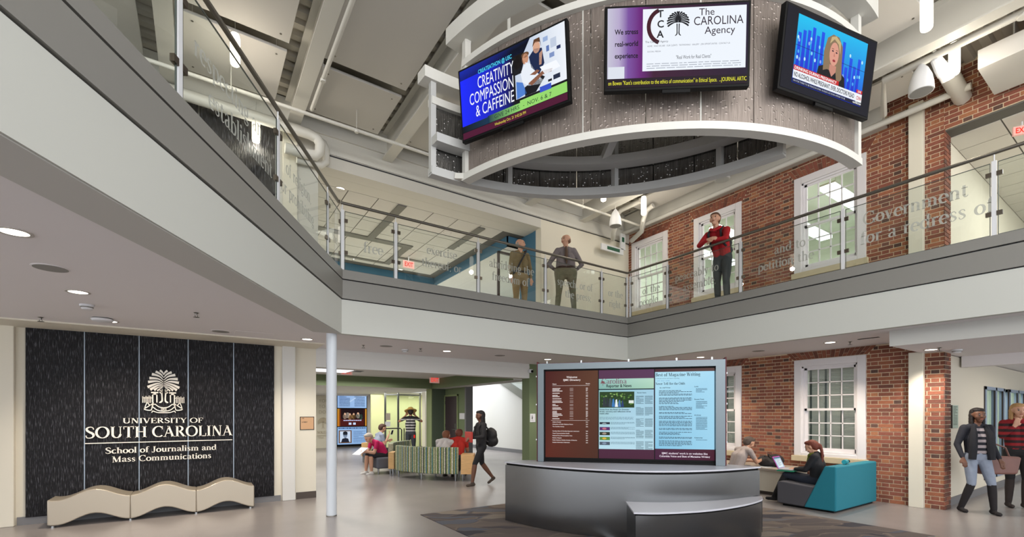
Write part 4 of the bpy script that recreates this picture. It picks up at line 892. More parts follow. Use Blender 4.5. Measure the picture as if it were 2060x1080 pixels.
# right screen: newsreader
t3, M3 = tv('right screen on the ring, newsreader over a red and white caption', 4.882, 1.93, 4.786, -.22, .128)
F = Flat(M3); F.rect('06061a', X0, Z0, X1, Z1); F.lay = 1
x0, x1, z0, z1 = .16, 1.10, .09, .655
F.poly(['0a36c8', '0a36e0', '19b8f0', '12c4f2'], [(x0, z0), (x1, z0), (x1, z1), (x0, z1)]); F.lay = 2
rr = random.Random(5)
for i in range(15):
    x = x0+.02+i*.058; hh = rr.uniform(.16, .42); F.poly(['0a2ad0', '0a2ad0', '1450e8', '1450e8'], [(x, z0+.1), (x+.04, z0+.1), (x+.04, z0+.1+hh), (x, z0+.1+hh)])
for i in range(26): F.ell(rr.choice(['7fd8f4', 'b8e8f8', '4aa8f0', '8ab0f0']), rr.uniform(x0+.02, x1-.02), rr.uniform(.25, .5), .012, .016, 3, 8)
F.rect('0b1c6a', x0, .4, x1, .404, 3)
F.lay = 4; F.poly('0c0c14', [(.44, .13), (.47, .3), (.58, .345), (.72, .34), (.83, .28), (.86, .13)])
F.lay = 5; F.poly('8a7458', [(.53, .28), (.52, .44), (.55, .56), (.62, .605), (.7, .6), (.76, .53), (.77, .4), (.79, .26), (.73, .2), (.7, .3), (.58, .3)])
F.lay = 6; F.poly('c88a78', [(.61, .35), (.7, .35), (.7, .3), (.65, .25), (.61, .3)]); F.ell('dc9c88', .655, .445, .062, .1); F.poly('c8b080', [(.585, .52), (.6, .58), (.66, .6), (.73, .56), (.735, .46), (.7, .54), (.64, .57)])
F.lay = 7; F.ell('3a2430', .632, .468, .013, .007, n=10); F.ell('3a2430', .684, .463, .013, .007, n=10); F.ell('9c3038', .66, .39, .02, .011, n=12); F.poly('c07868', [(.655, .46), (.648, .425), (.668, .425)]); F.rect('6a4a34', .615, .484, .645, .489); F.rect('6a4a34', .672, .48, .7, .485)
F.rect('c41e22', x0, .195, .76, .235); F.rect('eef2f8', x0, .125, 1.015, .195); F.rect('f4f6fa', 1.015, .115, x1, .195); F.rect('c8141c', 1.015, .198, x1, .228); F.rect('0c1030', x0, z0, x1, .123)
F.lay = 8; F.text('DRINKING DURING PREGNANCY', x0+.01, .203, .024, 'ffffff', 'sans', wid=.56, bold=True); F.text('NO ALCOHOL WHILE PREGNANT, EVER, DOCTORS PLEAD', x0+.01, .142, .036, '10142a', 'sans', wid=.82, bold=True)
F.text('ON FOR THERE TO BE PEACE IN SYRIA. RUSSIA\'S ACTIONS APPEAR TO BE', x0+.01, .1, .014, 'c8d0f0', 'sans', wid=.7); F.text('NEWSROOM', .98, .1, .014, 'ffffff', 'sans', bold=True); F.text('CNN', 1.058, .14, .032, 'c8141c', 'sans', al='c', bold=True, wid=.07); F.text('LIVE', 1.058, .204, .018, 'ffffff', 'sans', al='c', bold=True)
F.build('screen_picture', t3)
# ------------------------------------------------------------------ pendants and bell lamps
def pend(px, pyb, z, label, length=.42):
    p = at(px, pyb, z); t = thing('pendant_light', label, 'pendant light', (p.x, p.y, z), 0, 'white glass cylinder pendants')
    MB().lathe((p.x, p.y, z), [(.045, 0), (.056, .012), (.06, .05), (.06, length-.06), (.05, length)], 20).build('glass_shade', 'pendantglow', t, smooth=True)
    MB().tube([(p.x, p.y, z+length), (p.x, p.y, 6.93)], .006, 6).build('stem', 'steel_white', t); MB().lathe((p.x, p.y, z+length-.01), [(.052, 0), (.052, .03), (.01, .05)], 16).build('cap', 'steel_white', t)
    lamp('POINT', 'pendant_lamp', (p.x, p.y, z-.07), 16, (1, .9, .74), .07)
pend(473, 131, 6.2, 'lit cylinder pendant in front of the word respecting'); pend(515, 286, 6.0, 'lit cylinder pendant in front of the upper feature panelling')
pend(1864, 60, 6.0, 'lit cylinder pendant at the top edge, right of the ring'); pend(1920, 149, 6.1, 'lit cylinder pendant beside the bell lamp at the top right')
pend(1295, 432, 6.1, 'lit cylinder pendant hanging before the corner panel, near the bell lamp'); pend(1214, 404, 6.15, 'lit cylinder pendant half hidden behind the bottom of the ring')
def bell(px, pyb, z, label, zt=6.93):
    p = at(px, pyb, z); t = thing('bell_lamp', label, 'lamp', (p.x, p.y, z), 0, 'white bell lamps')
    MB().lathe((p.x, p.y, z), [(.13, 0), (.14, 0), (.138, .09), (.12, .2), (.08, .31), (.03, .38), (.012, .4)], 24).build('bell_shade', 'post_white', t, smooth=True)
    mat('bell_inner', '9a9a98', .6); MB().lathe((p.x, p.y, z-.002), [(.125, 0), (.125, .004)], 24).build('diffuser', 'bell_inner', t); MB().tube([(p.x, p.y, z+.4), (p.x, p.y, zt)], .008, 6).build('stem', 'steel_white', t)
bell(1238, 455, 5.9, 'white bell lamp hanging in the back right corner', 6.38); bell(1853, 186, 6.0, 'large white bell lamp at the top right under the beam')
# track spotlights beside the top right pendant
p = at(1890, 140, 6.3); t = thing('spotlight', 'white twin spotlight clamped beside the bell lamp', 'spotlight', (p.x, p.y, p.z))
MB().bar((p.x-.25, p.y, p.z+.16), (p.x+.25, p.y, p.z+.16), .03, .03).build('bracket', 'steel_white', t)
for dx in (-.16, .02):
    MB().tube([(p.x+dx, p.y, p.z+.16), (p.x+dx+.02, p.y, p.z+.08), (p.x+dx+.1, p.y-.03, p.z-.02), (p.x+dx+.16, p.y-.05, p.z-.09)], [.03, .06, .075, .075], 14).build('head', 'post_white', t); q = MB(); q.tube([(p.x+dx+.16, p.y-.05, p.z-.088), (p.x+dx+.163, p.y-.051, p.z-.096)], .062, 14); q.build('lens', 'lampglow', t)
MB().tube([(p.x, p.y, p.z+.16), (p.x, p.y, 6.93)], .01, 6).build('stem', 'steel_white', t)
p = at(1452, 436, 6.25)
# ceiling speaker disc under the corner
p = at(1453, 362, 6.2); t = thing('speaker', 'round grey speaker hung beside the girder under the ring', 'speaker', tuple(p)); MB().lathe(tuple(p), [(.13, 0), (.15, .02), (.12, .1), (.03, .14)], 20).build('speaker_body', 'ring_grey', t, smooth=True); MB().tube([p+Vector((0, 0, .14)), (p.x, p.y, 6.93)], .006, 6).build('stem', 'steel_white', t)
# blade sign in the back right corner
e = thing('direction_sign', 'white and green direction sign on the cream wall in the back right corner', 'sign', (9.0, 8.6, 5.4))
sx = aty(1246, 8.6); zt = zaty(1246, 472, 8.6); mat('sign_green', '2c5a44', .5)
MB().box(sx-.05, 8.5, zt-.42, sx+.12, 8.54, zt).build('upright_panel', 'post_white', e); MB().box(sx-.75, 8.5, zt-.56, sx+.05, 8.54, zt-.40).build('arm_panel', 'post_white', e); MB().box(sx-.55, 8.49, zt-.52, sx-.1, 8.505, zt-.44).build('green_strip', 'sign_green', e); MB().box(sx-.01, 8.49, zt-.22, sx+.07, 8.505, zt-.1).build('green_square', 'sign_green', e)
MB().tube([(sx+.1, 8.52, zt-.4), (sx+.1, 8.78, zt-.4)], .012, 6).build('bracket', 'rail_grey', e)
# ------------------------------------------------------------------ lights, speakers and detectors in the lower ceiling
mat('trim_ring', 'b8b2ac', .4)
def down(x, y, z, label, group, power=26, r=.075, col=(1, .9, .78)):
    t = thing('downlight', label, 'downlight', (x, y, z), 0, group)
    MB().lathe((x, y, z-.006), [(r, 0), (r+.022, 0), (r+.022, .0055)], 24, cap=False).build('trim_ring', 'trim_ring', t); MB().lathe((x, y, z-.004), [(r, 0), (r, .003)], 24).build('diffuser', 'lampglow', t)
    if power: lamp('SPOT', 'downlight_lamp', (x, y, z-.05), power, col, .05, (x, y, 0), spot=120, blend=.8)
DL = [(28, 466, ZC, 'large round downlight at the far left of the lower ceiling'), (157, 587, ZC-0, 'round downlight left of the smoke detector over the sign wall'), (221, 646, ZC, 'round downlight beside the wireless access point'), (618, 682, ZC, 'round downlight beside the top of the round white column'),
      (899, 706, ZC, 'round downlight above the walking woman'), (1101.7, 722.7, ZC, 'round downlight left of the welcome screen top'), (1409.5, 718.3, ZC, 'round downlight over the right end of the welcome screen'), (1670, 688.5, ZC, 'round downlight in front of the brick window'), (1873, 703, 2.513, 'round downlight over the white column by the corridor')]
for px, py, z, lb in DL:
    p = at(px, py, z); down(p.x, p.y, z, lb, 'downlights in the lower ceiling', 105)
for x, y in ((-1.0, 8.2), (.1, 8.2), (9.2, 3.9), (9.2, 6.2)):   # wall washers further along the same rows
    lamp('SPOT', 'wall_washer', (x, y, 2.66), 55, (1, .82, .6), .04, (x, y+.45, 0) if x < 5 else (x+.1, y, 0), spot=110, blend=.9)
def grille(px, py, z, r, label):
    p = at(px, py, z); t = thing('ceiling_speaker', label, 'speaker', (p.x, p.y, z), 0, 'round speakers in the lower ceiling'); mat('grille_grey', '8e8c88', .7)
    MB().lathe((p.x, p.y, z-.006), [(r, 0), (r+.012, .002), (r+.012, .0055)], 28, cap=False).build('rim', 'soffit', t); MB().lathe((p.x, p.y, z-.008), [(r, 0), (r, .003)], 28).build('grille', 'grille_grey', t)
for px, py, lb in ((102, 538.5, 'large round grey ceiling speaker at the left'), (444, 666, 'round grey ceiling speaker above the sign lettering'), (777, 695.5, 'round ceiling speaker right of the round white column'), (1005.6, 714.5, 'faint round ceiling speaker left of the welcome screen'), (1525.8, 705.3, 'round ceiling speaker right of the welcome screen')): grille(px, py, ZC, .11, lb)
def sprinkler(px, py, z, label):
    p = at(px, py, z); t = thing('sprinkler', label, 'sprinkler', (p.x, p.y, z-.05), 0, 'ceiling sprinklers'); MB().lathe((p.x, p.y, z-.03), [(.008, 0), (.012, .02), (.03, .028)], 10).build('head', 'rail_grey', t)
    MB().lathe((p.x, p.y, z-.055), [(.03, 0), (.034, .003)], 12).build('deflector', 'rail_grey', t); MB().tube([(p.x-.012, p.y, z-.05), (p.x-.012, p.y, z-.03)], .003, 5).tube([(p.x+.012, p.y, z-.05), (p.x+.012, p.y, z-.03)], .003, 5).build('yoke', 'rail_grey', t)
for a in ((82, 638, ZC, 'dark sprinkler head left of the wireless access point'), (395, 629, ZC, 'dark sprinkler head above the sign emblem'), (731, 694, ZC, 'dark sprinkler head right of the round white column'), (1710, 687, ZC, 'sprinkler head beside the downlight before the brick window'), (1890, 699, 2.513, 'sprinkler head beside the corridor downlight'), (846, 701, ZC, 'sprinkler head left of the downlight above the walking woman')): sprinkler(*a)
def smoke(px, py, z, label, r=.065):
    p = at(px, py, z); t = thing('smoke_detector', label, 'smoke detector', (p.x, p.y, z-.05), 0, 'smoke detectors'); MB().lathe((p.x, p.y, z-.055), [(r*.6, 0), (r*.8, .012), (r*.82, .03), (r, .035), (r, .054)], 20).build('body', 'post_white', t, smooth=True); MB().lathe((p.x, p.y, z-.035), [(r*.86, 0), (r*.86, .008)], 20).build('vent_ring', 'rail_grey', t)
smoke(175, 613, ZC, 'white smoke detector over the sign wall'); smoke(815, 703, ZC, 'white smoke detector above the lounge header'); smoke(1925, 703, 2.513, 'white smoke detector in the corridor ceiling')
p = at(206, 640, ZC); t = thing('access_point', 'white oval wireless access point on the ceiling over the sign', 'wireless access point', (p.x, p.y, ZC-.05)); MB().lathe((p.x, p.y, ZC-.05), [(.06, 0), (.1, .012), (.115, .035), (.1, .045)], 24).build('body', 'post_white', t, smooth=True); MB().lathe((p.x, p.y, ZC-.006), [(.1, 0), (.1, .005)], 24).build('back_plate', 'dark', t)
p = at(1747, 680, ZC); tag(MB().box(p.x-.03, p.y-.14, ZC-.006, p.x+.03, p.y+.14, ZC-.001).build('vent_slot', 'dark'), 'small dark slot vent in the ceiling before the brick wall', 'vent')
p = at(511, 672, ZC); q = MB(); q.box(p.x-.25, p.y-.2, ZC-.004, p.x+.25, p.y+.2, ZC-.001); tag(q.build('ceiling_hatch', 'soffit'), 'flush access panel in the ceiling above the sign wall', 'panel')
p = at(1077, 746, Y=11.0); t = thing('security_camera', 'small dome camera left of the welcome screen', 'camera', tuple(p)); MB().lathe((p.x, 8.99, p.z), [(.05, -.03), (.06, 0), (.05, .05)], 16).build('housing', 'post_white', t); MB().lathe((p.x, 8.93, p.z), [(.02, -.03), (.035, 0), (.02, .03)], 14).build('dome', 'black', t)
# upper ceiling lights and signs
for px, py, lb in ((900, 467.5, 'upper downlight near the word exercise, upper one'), (865, 497, 'upper downlight behind the word exercise'), (711, 519.5, 'upper downlight below the word free'), (807, 541, 'upper downlight beside the EXIT sign'), (684, 380, 'upper downlight at the opening left corner'), (649, 440.5, 'upper downlight seen through the left railing end')):
    p = at(px, py, 5.957); down(p.x, p.y, 5.957, lb, 'downlights in the upper tile ceiling', 34, .085, (1, .93, .82))
for a in ((683, 402, 5.957, 'sprinkler in the upper ceiling by the corner post'), (922, 492, 5.957, 'sprinkler in the upper tile ceiling near the blue bulkhead'), (886, 539, 5.957, 'sprinkler in the upper tile ceiling over the word or')): sprinkler(*a)
def exitsign(px, py, Y, label, txt='EXIT', ex=(1, 0, 0), sc=1, z=.2):
    p = at(px, py, Y=Y); t = thing('exit_sign', label, 'exit sign', tuple(p)); ex = Vector(ex); nn = Vector((ex.y, -ex.x, 0))
    MB().obox(p, ex*.16*sc, nn*.02, (0, 0, .1*sc)).build('housing', 'sign_face', t); F = Flat(plane(p+nn*.021-ex*.16*sc-Vector((0, 0, .1*sc)), ex)); F.text(txt, .16*sc, .04*sc, .12*sc, 'ff3a2c', 'sans', al='c', wid=.25*sc, bold=True); F.build('lettering', t)
    MB().tube([p+Vector((0, 0, .1*sc)), p+Vector((0, 0, z))], .01, 6).build('stem', 'post_white', t)
mat('sign_face', 'd8a49a', .5, emit=.35)
exitsign(822, 532, 13.0, 'EXIT sign under the upper tile ceiling behind the railing', z=.26); exitsign(874, 764, 14.6, 'lit red EXIT sign on the green bulkhead corner')
exitsign(697, 747, 12.0, 'small EXIT sign beside the lounge light trough', sc=.9); exitsign(2056, 262, 7.1, 'red EXIT sign at the right edge of the upper corridor', ex=(.5, -.866, 0), sc=.65)
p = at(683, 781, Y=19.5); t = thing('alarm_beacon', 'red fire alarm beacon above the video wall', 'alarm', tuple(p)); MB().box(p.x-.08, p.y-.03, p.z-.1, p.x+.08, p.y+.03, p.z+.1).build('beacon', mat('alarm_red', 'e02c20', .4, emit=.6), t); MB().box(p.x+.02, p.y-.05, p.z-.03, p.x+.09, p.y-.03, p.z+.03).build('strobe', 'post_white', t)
p = at(2040, 130, 6.0)
for i, (x, y) in enumerate(((12.2, 1.2), (14.6, .9))):
    t = thing('ceiling_light', ['square troffer in the upper corridor at the right, nearer one', 'square troffer in the upper corridor at the right, farther one'][i], 'light', (x, y, 5.98)); MB().box(x-.3, y-.3, 5.975, x+.3, y+.3, 5.99).build('diffuser', 'troffer', t); MB().box(x-.32, y-.32, 5.984, x+.32, y+.32, 5.992).build('frame', 'steel_white', t)
lamp('AREA', 'corridor_light', (12.6, .6, 5.9), 60, (1, .98, .9), sx=3, sy=1.5, target=(12.6, .6, 0)); lamp('AREA', 'corridor_light', (12.5, .6, 2.4), 40, (1, .93, .82), sx=3, sy=.6, target=(12.5, .6, 0))
# lounge light trough
t = thing('ceiling_light', 'long white light trough in the dark lounge ceiling recess', 'light', (-.2, 10.6, 2.5)); MB().box(-2.6, 10.3, 2.50, 2.95, 11.3, 2.6).build('trough', 'post_white', t); MB().box(-2.5, 10.4, 2.485, 2.85, 11.2, 2.5).build('diffuser', mat('troffer_soft', 'f0f6ff', .5, emit=1.5), t)
tag(MB().box(-2.8, 9.9, 2.645, 3.6, 12.6, 2.66).build('ceiling_recess', 'dark'), 'black recess in the lounge ceiling around the light trough', 'ceiling recess')
lamp('AREA', 'lounge_light', (2.5, 12.6, 2.5), 160, (1, .97, .9), sx=5, sy=2.5, target=(2.5, 12.6, 0)); lamp('AREA', 'lounge_light', (4, 18, 2.34), 170, (1, .98, .88), sx=5, sy=3, target=(4, 18, 0)); lamp('AREA', 'vestibule_light', (8, 18.4, 2.34), 60, (1, 1, .85), sx=3, sy=1, target=(8, 18.4, 0)); lamp('AREA', 'stair_light', (8.7, 16.5, 4.6), 300, (.88, .93, 1), sx=2, sy=6, target=(9.6, 16.5, 0))
lamp('AREA', 'upper_light', (3, 11.6, 5.9), 70, (1, .97, .92), sx=5, sy=3, target=(3, 11.6, 0)); lamp('AREA', 'upper_light', (8, 12.5, 5.6), 55, (.9, .95, 1), sx=2, sy=4, target=(8, 12.5, 0))
# ------------------------------------------------------------------ lettering and emblem on the dark feature wall
mat('sign_letter', 'f1ece2', .4)
SY = WY-.034
def signtext(par, name, txt, pxa, pxb, ybase, ytop, depth=.022, bold=1.0):
    x0, x1 = aty(pxa, SY), aty(pxb, SY); z0 = zaty(pxa, ybase, SY); h = zaty(pxa, ytop, SY)-z0
    q, wd = serif(txt, h, .0); k = (x1-x0)/(wd-.04*h)
    solidtext(name, par, [[(a*k-.03*h, b) for a, b in p] for p in q], plane((x0, SY, z0), (1, 0, 0)), 'sign_letter', depth)
sg = thing('wall_sign', 'white raised lettering UNIVERSITY OF SOUTH CAROLINA with palmetto emblem on the dark wall', 'sign', (0, SY, 1.3))
T_ = .2
signtext(sg, 'lettering', 'UNIVERSITY OF', 246.8, 408.3, 851.4, 840.8); signtext(sg, 'lettering', 'SOUTH CAROLINA', 171.5, 467, 882, 858.5)
T_ = .19
signtext(sg, 'lettering', 'School of Journalism and', 212, 435.2, 912.6, 900.3); signtext(sg, 'lettering', 'Mass Communications', 225.4, 425, 929.8, 917.6)
T_ = .15
xa, xb = aty(171, SY), aty(467, SY); zz = zaty(171, 892, SY); MB().box(xa, SY-.02, zz-.006, xb, SY, zz+.006).build('rule', 'sign_letter', sg)
ex0, ez0 = aty(329.5, SY), zaty(329.5, 830, SY); es = (zaty(329.5, 744, SY)-ez0)/422
Q = []
def rb(*p, n=6):
    for sgn in (-1, 1): Q.extend([[(sgn*a*.81*es, b*es) for a, b in q] for q in ribbon(cr([(x, z, w_) for x, z, w_ in p], n))])
rb((1, 372, 6), (12, 396, 15), (36, 416, 22)); rb((1, 345, 5), (30, 378, 16), (78, 402, 24)); rb((1, 320, 5), (45, 358, 15), (114, 376, 26)); rb((1, 300, 5), (55, 332, 15), (138, 336, 26))
rb((1, 283, 5), (60, 308, 14), (150, 298, 26)); rb((1, 268, 5), (60, 286, 13), (155, 248, 26)); rb((4, 256, 5), (55, 268, 12), (130, 224, 26)); rb((12, 250, 5), (50, 250, 10), (92, 220, 22)); rb((14, 244, 5), (36, 236, 9), (62, 214, 16))
rb((22, 222, 20), (18, 180, 12), (16, 120, 15), (30, 104, 16), (44, 100, 8)); rb((10, 226, 10), (30, 216, 12), (38, 226, 7)); rb((12, 206, 10), (30, 194, 12), (40, 204, 7))
def bx4(x0, z0, x1, z1):
    for sgn in (-1, 1): Q.append([(sgn*x0*.81*es, z0*es), (sgn*x1*.81*es, z0*es), (sgn*x1*.81*es, z1*es), (sgn*x0*.81*es, z1*es)])
bx4(52, 190, 122, 203); bx4(60, 100, 72, 188); bx4(100, 96, 112, 188); bx4(60, 176, 112, 188)
for i in range(6): bx4(122+i*15, 96, 129+i*15, 150+(10 if i % 2 == 0 else 18)-i*2)
bx4(112, 140, 205, 147)
rb((0, 48, 9), (45, 56, 9), (84, 84, 9)); rb((0, 14, 9), (60, 24, 9), (112, 62, 9)); rb((84, 84, 9), (104, 76, 9), (112, 62, 9)); rb((96, 96, 8), (150, 60, 9), (186, 36, 10), (150, 24, 9), (120, 28, 9), (112, 60, 9)); rb((0, 0, 8), (60, 2, 8), (108, 18, 8)); rb((108, 18, 8), (116, 0, 8)); rb((104, 78, 8), (140, 78, 8), (160, 96, 8), (186, 36, 8))
q1, w1 = serif('1801', 24*es)
Q += [[(a-w1/2, b+22*es) for a, b in p] for p in q1]
solidtext('palmetto_emblem', sg, Q, plane((ex0, SY, ez0), (1, 0, 0)), 'sign_letter', .02)
# ------------------------------------------------------------------ wavy bench
mat('pearl', 'b4aa9a', .33, metal=.35); mat('pearl_seam', '7d725f', .6)
bn = thing('bench', 'pearl beige bench with a wavy seat against the dark feature wall', 'bench', (-.45, 8.58, 0))
def bz_(x): return .425+.062*math.cos(2*math.pi*(x+1.185)/.78)
bx0, bx1 = -1.66, .756
for k in range(3):
    xa, xb = [bx0, -.80, -.02, bx1][k:k+2]; N_ = 16
    top = [(xa+(xb-xa)*i/N_, bz_(xa+(xb-xa)*i/N_)) for i in range(N_+1)]; bot = [(x, max(.022, z-.335)) for x, z in top]
    b_ = MB()
    for i in range(N_):
        (x0, z0), (x1, z1) = top[i:i+2]; (_, w0), (_, w1) = bot[i:i+2]
        for y, fl in ((8.56, 1), (8.99, 0)): b_.quad(*([(x0, y, w0), (x1, y, w1), (x1, y, z1), (x0, y, z0)] if fl else [(x0, y, z0), (x1, y, z1), (x1, y, w1), (x0, y, w0)]))
        b_.quad((x0, 8.56, z0), (x1, 8.56, z1), (x1, 8.99, z1), (x0, 8.99, z0)); b_.quad((x0, 8.99, w0), (x1, 8.99, w1), (x1, 8.56, w1), (x0, 8.56, w0))
    for (x, z0), (_, w0) in ((top[0], bot[0]), (top[-1], bot[-1])): b_.quad((x, 8.56, w0), (x, 8.56, z0), (x, 8.99, z0), (x, 8.99, w0))
    o = b_.build('seat_section', 'pearl', bn)
    bm = bmesh.new(); bm.from_mesh(o.data); bmesh.ops.remove_doubles(bm, verts=bm.verts, dist=.0005); bmesh.ops.recalc_face_normals(bm, faces=bm.faces); bm.to_mesh(o.data); bm.free()
    o.data.polygons.foreach_set('use_smooth', [True]*len(o.data.polygons)); o.data.set_sharp_from_angle(angle=R(50)); bv = o.modifiers.new('b', 'BEVEL'); bv.width = .014; bv.segments = 3; bv.limit_method = 'ANGLE'; bv.angle_limit = R(55)
for x in (bx0+.05, -.80, -.02, bx1-.05):
    for y in (8.62, 8.93): MB().lathe((x, y, 0), [(.02, 0), (.02, .02), (.008, .03)], 10).build('foot', 'chrome', bn)
# round column
t = thing('round_column', 'slim round white column in front of the lounge opening', 'column', (1.66, 7.29, 0)); MB().lathe((1.66, 7.29, 0), [(.074, 0), (.074, ZC)], 32).build('shaft', 'col_white', t, smooth=True) if mat('col_white', 'd5dbe2', .4) else 0
MB().lathe((1.66, 7.29, 0), [(.078, 0), (.076, .012)], 32).build('base_joint', 'rail_grey', t)
# room plaque
x0, x1, z1, z0 = aty(603, WY), aty(632, WY), zaty(617, 838, WY), zaty(617, 864.5, WY)
t = thing('plaque', 'tan room plaque reading LOBBY on the cream wall left of the round column', 'plaque', ((x0+x1)/2, WY, z0)); mat('plaque_tan', 'c49a72', .5); mat('plaque_edge', '2a211c', .5)
MB().box(x0, WY-.012, z0, x1, WY-.001, z1).build('backing', 'plaque_edge', t, bevel=.004); MB().box(x0+.012, WY-.018, z0+.012, x1-.012, WY-.012, z1-.012).build('face', 'plaque_tan', t)
F = Flat(plane((x0, WY-.0185, z0), (1, 0, 0))); F.text('100', .03, .2, .018, '241c18', 'sans', bold=True); F.text('LOBBY', .03, .13, .022, '241c18', 'sans', bold=True); F.build('lettering', t, PRINT)
# restroom plaque on the green column
x0, x1, z1, z0 = aty(1066, WY), aty(1076.5, WY), zaty(1071, 832, WY), zaty(1071, 849, WY)
t = thing('plaque', 'white restroom plaque with a figure symbol on the green column', 'plaque', ((x0+x1)/2, WY, z0)); MB().box(x0, WY-.012, z0, x1, WY-.001, z1).build('face', 'post_white', t)
F = Flat(plane((x0, WY-.0125, z0), (1, 0, 0))); F.ell('30302c', .06, .15, .012, .013); F.poly('30302c', [(.045, .07), (.075, .07), (.07, .135), (.05, .135)]); F.poly('30302c', [(.06, .1), (.09, .12), (.088, .128), (.06, .115)]); F.text('WOMEN', .06, .03, .014, '30302c', 'sans', al='c'); F.build('lettering', t, PRINT)
yy0, yy1 = atx(930, 6.8), atx(923, 6.8)
t = thing('plaque', 'small white door plaque right of the dark brown lounge door', 'plaque', (6.82, yy0, 1.3)); MB().box(6.82, yy0-.1, zatx(926, 843, 6.8), 6.838, yy1, zatx(926, 831, 6.8)).build('face', 'post_white', t)
t = thing('directory_sign', 'tall pale room directory sign on the corridor wall', 'sign', (10.3, 2.32, 1.4)); x0, x1 = aty(1915, 2.32), aty(1926.5, 2.32); z0, z1 = zaty(1920, 861, 2.32), zaty(1920, 815, 2.32); mat('sign_pale', 'a9bcae', .5)
MB().box(x0, 2.312, z0, x1, 2.328, z1).build('face', 'sign_pale', t); MB().box(x0-.03, 2.31, z0, x0, 2.328, z1).build('edge', 'plaque_edge', t); F = Flat(plane((x0, 2.311, z0), (1, 0, 0))); F.lines(.04, (z1-z0)*.95, (x1-x0)*.7, (z1-z0)*.85, 13, '2c3a34', 4); F.build('lettering', t, PRINT)
# ------------------------------------------------------------------ information desk
def c2w(X, Y): return (.8285*X+.56*Y, -.56*X+.8285*Y)
def spl(P, n=8): return [(a, b) for a, b, _ in cr([(x, y, 0) for x, y in P], n)]
front = spl([(-.107, 6.62), (.365, 6.14), (.888, 5.78), (1.431, 5.56), (1.994, 5.53), (2.59, 5.68), (3.2, 5.98)])
back = spl([(3.2, 5.98), (2.85, 6.27), (2.2, 6.55), (1.5, 6.76), (.7, 6.86), (.1, 6.80), (-.107, 6.62)])
def inset(poly, d):
    n_ = len(poly); ar = sum(poly[i][0]*poly[(i+1) % n_][1]-poly[(i+1) % n_][0]*poly[i][1] for i in range(n_)); sgn = 1 if ar > 0 else -1; out = []
    for i in range(n_):
        a, b_ = Vector(poly[i-1]), Vector(poly[(i+1) % n_]); t = (b_-a).normalized(); out.append((poly[i][0]-sgn*t.y*d, poly[i][1]+sgn*t.x*d))
    return out
outline = [c2w(*p) for p in front+back[1:-1]]
dm = mat('desk_steel', '86888a', .27, metal=1, bump=.04, bscale=500, stretch=(1, 1, .03)); n = dm.node_tree.nodes; tg_ = n.new('ShaderNodeTangent'); tg_.direction_type = 'RADIAL'; tg_.axis = 'Z'
dm.node_tree.links.new(tg_.outputs[0], n['Principled BSDF'].inputs['Tangent']); n['Principled BSDF'].inputs['Anisotropic'].default_value = .85
dk = thing('information_desk', 'curved brushed steel information desk with a pale counter and a lower shelf', 'desk', (*c2w(1.5, 6.2), 0))
MB().prism(inset(outline, .012), .012, .80).build('body', 'desk_steel', dk, smooth=True); MB().prism(inset(outline, .03), .80, .826).build('shadow_gap', 'black', dk); MB().prism(outline, .826, .846).build('counter_top', 'counter', dk, bevel=.003)
low_o = [c2w(*p) for p in [(1.375, 5.66)]+[(1.30, 4.965)]+spl([(1.30, 4.965), (1.60, 4.95), (2.13, 5.08), (2.65, 5.36), (3.06, 5.70), (3.2, 5.96)])[1:]+[(2.59, 5.78), (1.99, 5.62)]]
MB().prism(inset(low_o, .014), .012, .435).build('lower_body', 'desk_steel', dk, smooth=True); MB().prism(inset(low_o, .03), .435, .452).build('shadow_gap', 'black', dk); MB().prism(low_o, .452, .472).build('lower_shelf', 'counter', dk, bevel=.003)
# ------------------------------------------------------------------ welcome screen wall on the desk
K0, K1 = Vector((*c2w(.376, 6.64), .848)), Vector((*c2w(2.78, 6.08), .848)); kd = (K1-K0).normalized(); kn = Vector((kd.y, -kd.x, 0)); KW = (K1-K0).length
ks = thing('display_wall', 'steel framed wall of three upright screens standing on the information desk', 'display', tuple((K0+K1)/2))
def kb(s0, s1, z0, z1, d0, d1): return MB().obox(K0+kd*(s0+s1)/2+kn*(d0+d1)/2+Vector((0, 0, (z0+z1)/2)), kd*(s1-s0)/2, kn*(d1-d0)/2, (0, 0, (z1-z0)/2))
KH = 2.235-.848; mat('frame_steel', '70797e', .42, metal=.9)
kb(-.005, KW+.01, 0, KH+.025, -.17, -.12).build('back_board', 'maroon', ks)
kb(0, .085, 0, KH, -.12, .05).build('frame_upright', 'frame_steel', ks); kb(KW-.115, KW, 0, KH, -.12, .05).build('frame_upright', 'frame_steel', ks); kb(.085, KW-.115, KH-.085, KH, -.12, .05).build('frame_top', 'frame_steel', ks); kb(.085, KW-.115, 0, .03, -.12, 0).build('frame_bottom', 'black', ks)
kb(-.02, -.008, .0, KH+.03, -.14, .02).build('edge_strip', 'maroon', ks); kb(KW+.008, KW+.02, 0, KH+.03, -.14, .02).build('edge_strip', 'maroon', ks)
for s in (.12, .6, 1.24, 1.86, 2.3): kb(s, s+.02, KH+.0, KH+.035, -.02, .03).build('screw', 'chrome', ks)
for z in (.3, .8, 1.2): kb(KW+.02, KW+.035, z, z+.02, -.03, .0).build('screw', 'chrome', ks); kb(-.035, -.02, z, z+.02, -.03, .0).build('screw', 'chrome', ks)
kb(.085, KW-.115, .03, KH-.085, -.118, -.02).build('housing', 'black', ks)
sw = (KW-.2-.02)/3
def kplane(s, z, d=-.018): return plane(K0+kd*s+kn*d+Vector((0, 0, z)), kd)
SB, SH = .06, KH-.085-.06-.02
